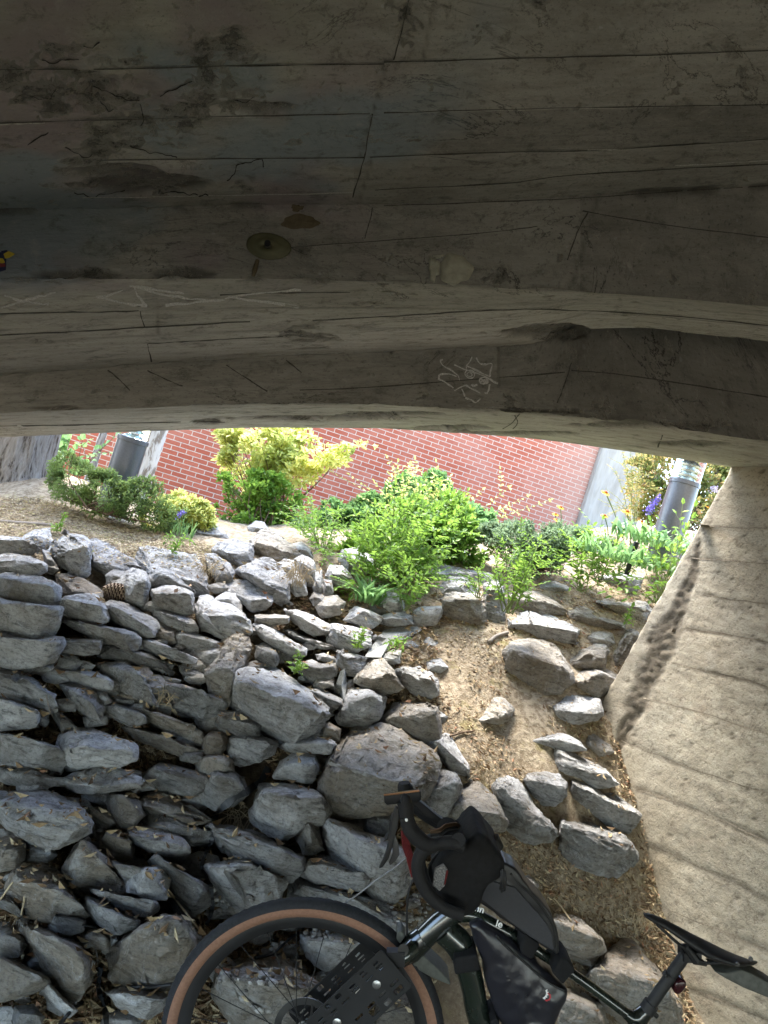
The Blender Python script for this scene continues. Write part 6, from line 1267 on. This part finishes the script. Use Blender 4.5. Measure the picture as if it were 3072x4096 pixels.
def flat_part(name, poly, y0, y1, mt, parent, bev=.0015, smooth=True, puff=0., nseed=1, sub=0):
    """an outline in the bicycle's plane, given its real thickness between depths y0 and y1"""
    bm = bmesh.new(); A = [bm.verts.new(P(a, b_, BD+y0)) for a, b_ in poly]; f_ = bm.faces.new(A); r_ = bmesh.ops.extrude_face_region(bm, geom=[f_]); nv_ = [g for g in r_['geom'] if isinstance(g, bmesh.types.BMVert)]
    for v_ in nv_: v_.co.y += (y1-y0)
    bmesh.ops.recalc_face_normals(bm, faces=bm.faces); bmesh.ops.bevel(bm, geom=list(bm.edges), offset=bev, segments=3, profile=.5, affect='EDGES', clamp_overlap=True)
    if puff or sub:
        bmesh.ops.triangulate(bm, faces=bm.faces)
        for it in range(6):
            es = [e_ for e_ in bm.edges if e_.calc_length() > .014]
            if not es: break
            bmesh.ops.subdivide_edges(bm, edges=es, cuts=1); bmesh.ops.triangulate(bm, faces=bm.faces)
    V = np.array([v_.co[:] for v_ in bm.verts]); Fq = [[v_.index for v_ in g.verts] for g in bm.faces]; bm.verts.index_update(); Fq = [[v_.index for v_ in g.verts] for g in bm.faces]; bm.free()
    if puff:
        PX_, PY_ = proj(V); pl = np.array(poly); dmin = np.full(len(V), 1e9)
        for i_ in range(len(pl)):
            a, b_ = pl[i_], pl[(i_+1) % len(pl)]; ab_ = b_-a; t_ = np.clip(((np.c_[PX_, PY_]-a)@ab_)/(ab_@ab_), 0, 1); dmin = np.minimum(dmin, np.hypot(PX_-(a[0]+t_*ab_[0]), PY_-(a[1]+t_*ab_[1])))
        k = np.clip(dmin/90, 0, 1)**.6; ymid = BD+(y0+y1)/2; sg_ = np.sign(V[:, 1]-ymid); rx = vnoise(V*np.array([1, .2, 1])*10+nseed, 3); wr_ = .007*fbm(V*np.array([26, 5, 14])+nseed, 3, nseed)+.006*np.abs(fbm(V*np.array([9, 3, 16])+nseed, 2, nseed+4))
        V[:, 1] += sg_*(puff*k+wr_*k*1.4); V += np.c_[wr_*.5, 0*wr_, wr_*.6]
    return add_mesh(name, V, Fq, mt, parent, smooth=smooth, sharp=40 if not puff else None)
# grey mudguards
flat_part("front_mudguard", zc((1250, 3650), Z5, [(1080, 530), (1110, 600), (1170, 640), (1280, 705), (1400, 760), (1530, 812), (1515, 760), (1440, 670), (1330, 570), (1240, 490), (1180, 470)]), -.02, .05, M_GREYP, bike, .004, puff=0)
flat_part("front_mudguard_tip", zc((1250, 3650), Z5, [(935, 215), (925, 330), (960, 360), (1030, 270), (985, 205)]), -.015, .03, M_GREYP, bike, .002)
flat_part("rear_mudguard", zc((2048, 3050), SC, [(1310, 1355), (1400, 1368), (1490, 1345), (1560, 1372), (1700, 1450), (1800, 1520), (1800, 1590), (1660, 1527), (1500, 1462), (1380, 1400)]), -.025, .035, M_GREYP, bike, .004)
# seatpost, saddle, light
tube_part("seatpost", [L3(905, 1560), L3(1130, 1235)], .0145, M_BLACK, n=24)
tube_part("seatpost_collar", [L3(870, 1610), L3(905, 1560)], .0195, M_BLACK); tube_part("strap_ring", [L3(1010, 1400), L3(1028, 1375)], .0175, M_BLACK); tube_part("strap_knob", [L3(1000, 1375, -.016), L3(985, 1385, -.016)], .005, M_BLACK)
mb = MB(); mb.tube([L3(890, 1600), L3(940, 1645)], .006, 10); mb.build("cable_stop", M_BLACK, bike)
flat_part("tail_light", zc((2048, 3050), SC, [(1070, 1425), (1110, 1412), (1133, 1425), (1132, 1460), (1100, 1500), (1070, 1512), (1050, 1490), (1055, 1450)]), -.022, .012, plain("dark red lens", (.03, .006, .008), .25, .5), bike, .006)
sd_ = bpy.data.objects.new("saddle", None); COL.objects.link(sd_); sd_.parent = bike; sd_.location = Vector(L3(1200, 1200))-wloc(bike)
sec = [(850, 975, 4, .006), (865, 988, 22, .016), (905, 1006, 34, .021), (985, 1045, 40, .022), (1060, 1090, 48, .024), (1140, 1140, 56, .029), (1215, 1185, 66, .04), (1290, 1228, 74, .055), (1370, 1262, 66, .066), (1450, 1288, 58, .071), (1520, 1300, 40, .066), (1570, 1300, 24, .05), (1590, 1296, 8, .02)]
V = []; ns_ = 24; dirp = np.array([740, 330.])/math.hypot(740, 330); upx = np.array([dirp[1], -dirp[0]])
for (cx, cy, hh, hw) in sec:
    for k in range(ns_):
        a = 2*math.pi*k/ns_; yy_ = hw*math.cos(a); zz_ = math.sin(a); hz = hh*(zz_*.62 if zz_ > 0 else zz_*.72)-(abs(math.cos(a))**2.2)*hh*.5+hh*.1
        V.append(L3(cx+upx[0]*hz, cy+upx[1]*hz, yy_))
Fq = [(i_*ns_+k, i_*ns_+(k+1) % ns_, (i_+1)*ns_+(k+1) % ns_, (i_+1)*ns_+k) for i_ in range(len(sec)-1) for k in range(ns_)]+[tuple(range(ns_))[::-1], tuple(range((len(sec)-1)*ns_, len(sec)*ns_))]
add_mesh("cover", V, Fq, plain("black saddle rubber", (.012, .012, .013), .5, .35, bs=250, bst=.1), sd_, smooth=True)
for s_ in (-1, 1): tube_part("rail", [L3(940, 1050, .012*s_), L3(1050, 1150, .02*s_), L3(1130, 1215, .022*s_), L3(1230, 1290, .022*s_), L3(1330, 1300, .03*s_), L3(1420, 1290, .035*s_)], .0038, M_BLACK, sd_, n=8, sm=5)
mb = MB(); mb.box(L3(1150, 1235), (XC, YA, YC), (.022, .022, .012)); mb.tube([L3(1120, 1190, -.02), L3(1190, 1280, -.02), L3(1255, 1308, -.01)], [.008, .012, .005], 10); mb.build("clamp", M_BLACK, sd_)
for (cx, cy) in ((1458, 1305), (1545, 1270)):
    mb = MB()
    q = L3(cx, cy, -.066); mb.tube([q, q-YA*.003], .0055, 12); mb.build("rivet", M_ROT, sd_, smooth=True, sharp=40)
# cockpit
ck = bpy.data.objects.new("handlebar", None); COL.objects.link(ck); ck.parent = bike; ck.location = Vector(E(1300, 560))-wloc(bike)
tube_part("stem", [E(1330, 930), E(1355, 800), E(1340, 640), E(1320, 520)], [.017, .018, .02, .022], M_BLACK, ck, sm=4)
tube_part("bar_top", [E(1310, 505, -.2), E(1318, 500, 0), E(1300, 470, .2)], [.0155, .018, .0155], M_TAPE, ck, sm=4)
drop = [(1345, 545), (1290, 522), (1215, 520), (1130, 545), (1070, 590), (1048, 670), (1065, 760), (1115, 850), (1190, 920), (1265, 960), (1340, 985)]
tube_part("drop_bar", [P(1024+a/SC, 3050+b_/SC, 1.69) for a, b_ in drop], [.0150, .0150, .015, .0152, .0152, .0152, .015, .015, .015], M_TAPE, ck, n=20, sm=5)
fard = [(a*.93+85, b_*.93-10) for a, b_ in drop]
tube_part("drop_bar", [P(1024+a/SC, 3050+b_/SC, 2.09) for a, b_ in fard], .0155, M_TAPE, ck, n=16, sm=5)
hood = [(938, 232), (955, 240), (970, 290), (978, 360), (1000, 430), (1050, 490), (1110, 530), (1170, 535)]
tube_part("brake_hood", [P(1024+a/SC, 3050+b_/SC, 1.685) for a, b_ in hood], [.006, .0165, .0175, .0165, .018, .0185, .017, .0155], M_TAPE, ck, n=22, sm=5)
tube_part("brake_hood", [P(1024+a/SC, 3050+b_/SC, 2.09) for a, b_ in [(962, 130), (966, 165), (1000, 240), (1060, 300), (1130, 355), (1210, 400), (1300, 440)]], [.016, .022, .022, .02, .019, .018, .017], M_TAPE, ck, n=18, sm=5)
mb = MB()
for (a, b_, m_, r_) in ((975, 374, 1, .0033), (947, 376, 0, .0035)): q = P(1024+a/SC, 3050+b_/SC, 1.6655); mb.tube([q+YA*.004, q], r_, 14, m=m_)
mb.build("hood_screw", [M_BLACK, plain("white dot", (.8, .8, .8), .5)], ck)
def lever(dd_, sc_=1., ox=0, oy=0):
    q = [(a*sc_+ox, b_*sc_+oy) for a, b_ in [(905, 300), (890, 335), (872, 400), (862, 470), (845, 560), (820, 640), (797, 688), (818, 680), (855, 630), (880, 560), (898, 490), (915, 420), (925, 350)]]
    flat_part("brake_lever", zc((1024, 3050), SC, q), dd_-.006-BD+BD, dd_+.006, M_BLACK, ck, .0025)
def fl(name, pts, y0, y1, mt, bev=.002): return flat_part(name, zc((1024, 3050), SC, pts), y0, y1, mt, ck, bev)
fl("brake_lever", [(905, 290), (888, 335), (872, 400), (866, 470), (850, 560), (822, 640), (796, 690), (820, 682), (860, 625), (884, 550), (900, 480), (920, 420), (930, 350), (925, 300)], -.2, -.185, M_BLACK)
fl("shift_paddle", [(880, 500), (905, 470), (925, 545), (930, 600), (905, 640), (870, 668), (862, 650), (884, 590)], -.188, -.182, plain("dark grey paddle", (.04, .04, .043), .4, .4), .0012)
fl("brake_lever", [(880, 340), (868, 380), (862, 450), (835, 495), (830, 510), (850, 505), (875, 470), (890, 400), (900, 350)], .19, .205, M_BLACK)
fl("bike_computer", [(828, 216), (1058, 188), (1070, 196), (1070, 245), (1056, 256), (990, 262), (850, 278), (832, 262)], .0, .02, M_BLACK, .003)
fl("computer_rim", [(826, 212), (1056, 182), (1062, 190), (832, 218)], -.003, .004, plain("copper edge", (.32, .16, .08), .35, .5, .6), .0008)
fl("computer_mount", [(1000, 255), (1060, 250), (1180, 350), (1300, 440), (1280, 470), (1150, 390)], .01, .03, M_BLACK, .002)
M_BRZ = plain("bronze spacer", (.12, .075, .045), .4, .5, .5)
for k in range(9): tube_part("spacer", [E(1240+k*11, 438+k*9-10, -.03), E(1240+k*11, 438+k*9-10, .05)], .0265-.0006*k, M_BRZ if k % 2 else M_BLACK, ck, n=18)
for k in range(3): tube_part("cable", [E(1130, 440+k*14, -.05), E(1190, 432+k*14, -.05), E(1230, 405+k*12, -.04), E(1300, 395+k*12, -.03), E(1330, 430+k*10, -.02)], .003, M_BRZ if k < 2 else M_BLACK, ck, n=6, sm=5)
M_RED = plain("dark red cord", (.11, .015, .015), .8, .2, bs=200, bst=.5)
for k in range(5): tube_part("red_cord", [E(945+k*5, 440, .02), E(955+k*11, 540+k*4, .01), E(985+k*9, 640, 0), E(1012+k*4, 740+k*3, -.01)], .0032, M_RED, ck, n=6, sm=5)
for k in range(6): tube_part("cable", [E(1200+k*8, 560, -.12+.02*k), E(1150+k*6, 620-k*3, -.12+.02*k), E(1118+k*7, 700, -.1+.02*k), E(1150+k*8, 800, -.08+.02*k)], .0026, M_BLACK, ck, n=6, sm=5)
tube_part("brake_hose", [E(1030, 745, .0), E(1000, 800, .0), E(982, 880, .0), E(978, 980, .0), E(980, 1115, .0)], .0028, M_BLACK, bike, n=8, sm=6)
tube_part("gear_cable", [E(972, 615, .0), E(900, 680, .0), E(780, 762, -.01), E(680, 840, 0), E(578, 912, .02)], .0022, plain("grey cable", (.16, .165, .175), .4, .5), bike, n=8, sm=6)
# bags
bag = thing("bicycle_bag", E(1350, 950), "soft black nylon drawstring bag strapped behind the handlebar", "bag"); M_MESH = plain("grey mesh", (.16, .16, .165), .8, .2, bs=260, bst=.6, var=.8)
def bpart(name, pts, y0, y1, mt, par, bev, puff, seed=1, org=(1024, 3050), sc=SC): return flat_part(name, zc(org, sc, pts), y0, y1, mt, par, bev, puff=puff, nseed=seed)
bpart("body", [(1185, 640), (1225, 600), (1275, 570), (1350, 565), (1370, 520), (1440, 455), (1495, 480), (1545, 560), (1600, 630), (1612, 720), (1560, 765), (1500, 800), (1465, 870), (1455, 930), (1400, 990), (1320, 1012), (1230, 960), (1160, 850), (1150, 740)], -.14, .02, M_CLOTH, bag, .022, .012, 3)
bpart("mesh_pocket", [(1160, 690), (1215, 660), (1245, 700), (1225, 800), (1190, 835), (1145, 800)], -.168, -.16, M_MESH, bag, .002, 0)
bpart("pocket_trim", [(1235, 700), (1246, 705), (1228, 790), (1218, 795)], -.171, -.166, M_RED, bag, .001, 0)
mb = MB()
for k, (a, b_) in enumerate([((1600, 690), (1592, 840)), ((1612, 700), (1610, 830)), ((1590, 700), (1582, 820))]): mb.tube(smooth_path([E(*a, -.15), E((a[0]+b_[0])/2+6, (a[1]+b_[1])/2, -.16), E(*b_, -.155)], 4), .0028, 6)
mb.build("drawcord", M_BLACK, bag); mb = MB(); mb.tube([E(1530, 500, -.05), E(1575, 560, -.05)], [.02, .014], 14); mb.build("cord_lock", M_BLACK, bag, smooth=True, sharp=40)
tb = thing("top_tube_bag", Q(2060, 3700), "half teardrop grey sided bag with black piping sitting on the top tube", "bag")
Z6 = (1750, 3500); S6 = 2.37
bpart("shell", [(380, 265), (400, 120), (470, -60), (640, -110), (740, -50), (800, 40), (880, 140), (985, 250), (1080, 375), (1128, 500), (1143, 620), (1146, 745), (1115, 762), (900, 620), (640, 440)], -.045, .03, plain("black coated fabric", (.012, .012, .014), .45, .4, bs=30, bst=.2), tb, .008, .002, 5, Z6, S6)
bpart("side_panel", [(420, 235), (430, 110), (520, 60), (620, 90), (740, 120), (850, 250), (960, 370), (1050, 480), (1090, 570), (1105, 700), (1090, 715), (880, 590), (640, 410)], -.056, -.05, plain("dark grey side fabric", (.042, .043, .05), .75, .3, bs=200, bst=.2, var=.08), tb, .003, .0, 6, Z6, S6)
mb = MB(); mb.tube(smooth_path([P(Z6[0]+a/S6, Z6[1]+b_/S6, BD-.046) for a, b_ in [(690, -20), (780, 90), (850, 150), (960, 270), (1050, 400), (1100, 520), (1120, 640), (1125, 740)]], 5), .0035, 8); mb.build("zip", M_BLACK, tb, smooth=True)
fb_ = thing("frame_bag", Q(2080, 3950), "glossy black roll frame bag hanging in the frame triangle with a small gear emblem", "bag")
M_GLOS = plain("shiny black tarpaulin", (.014, .014, .019), .34, .5, bs=14, bst=.5, var=.2)
bpart("body", [(300, 480), (390, 440), (560, 540), (700, 640), (800, 735), (900, 810), (1000, 900), (1090, 975), (1190, 1060), (1240, 1105), (1225, 1190), (1170, 1280), (1120, 1413), (1040, 1700), (900, 1900), (760, 1700), (640, 1480), (560, 1330), (490, 1130), (445, 980), (440, 850), (350, 640)], -.035, .03, M_GLOS, fb_, .012, .016, 7, Z6, S6)
mb = MB(); mb.tube(smooth_path([P(Z6[0]+a/S6, Z6[1]+b_/S6, BD-.05) for a, b_ in [(560, 570), (640, 670), (780, 790), (880, 880), (1000, 980), (1110, 1050), (1210, 1100)]], 5), .003, 8); mb.build("seam", M_BLACK, fb_, smooth=True)
M_WT = plain("white print", (.75, .75, .75), .6); M_RP = plain("red print", (.4, .02, .03), .6)
def arc(cx, cy, r0, r1, a0, a1, mt, name, teeth=0, y=-.066):
    mb = MB(); n = 20
    for k in range(n):
        A0 = R(a0+(a1-a0)*k/n); A1 = R(a0+(a1-a0)*(k+1)/n); ro = r1+(teeth if k % 4 < 2 else 0)
        mb.add([P(Z6[0]+(cx+r_*math.cos(a))/S6, Z6[1]+(cy+r_*math.sin(a))/S6, BD+y) for r_, a in ((r0, A0), (ro, A0), (ro, A1), (r0, A1))], [(0, 1, 2, 3)])
    mb.build(name, mt, fb_)
arc(1035, 1155, 28, 38, -80, 120, M_RP, "red_emblem", 5); arc(985, 1120, 44, 58, -35, 75, M_WT, "white_emblem", 9)
# velcro straps belong to the frame bag
for nm, pts, w_ in (("velcro_strap", [(780, 690), (850, 570), (975, 665), (950, 720), (900, 810), (800, 760)], 0), ("velcro_strap", [(1085, 930), (1175, 785), (1245, 810), (1315, 920), (1265, 960), (1190, 1050)], 0), ("velcro_strap", [(160, 790), (380, 755), (410, 915), (165, 955)], 0)):
    bpart(nm, pts, -.058, .03, M_CLOTH, fb_, .006, 0, 1, Z6, S6)
bpart("velcro_strap", [(500, 1390), (560, 1350), (600, 1440), (520, 1480)], -.05, .03, M_CLOTH, fb_, .004, 0, 1, Z6, S6)
# lettering on the top tube
def text(body, cx, cy, size, ang, parent, y=-.024):
    cu = bpy.data.curves.new("t", 'FONT'); cu.body = body; cu.size = size; cu.extrude = .0004; cu.align_x = 'CENTER'; cu.align_y = 'CENTER'; cu.offset = .0004; ob = bpy.data.objects.new("t", cu); COL.objects.link(ob)
    me = bpy.data.meshes.new_from_object(ob.evaluated_get(bpy.context.evaluated_depsgraph_get())); bpy.data.objects.remove(ob)
    co = np.empty(len(me.vertices)*3); me.vertices.foreach_get('co', co); co = co.reshape(-1, 3); ca, sa = math.cos(R(ang)), math.sin(R(ang)); O_ = P(Z6[0]+cx/S6, Z6[1]+cy/S6, BD+y)
    W3 = O_+(co[:, :1]*ca+co[:, 1:2]*sa)*XC+(-co[:, :1]*sa+co[:, 1:2]*ca)*YC-co[:, 2:]*YA
    return add_mesh("lettering", W3, [tuple(p_.vertices) for p_ in me.polygons], M_WT, parent)
text("nn", 400, 322, .025, 17, fr, -.03); text("le", 586, 465, .025, 17, fr, -.024)
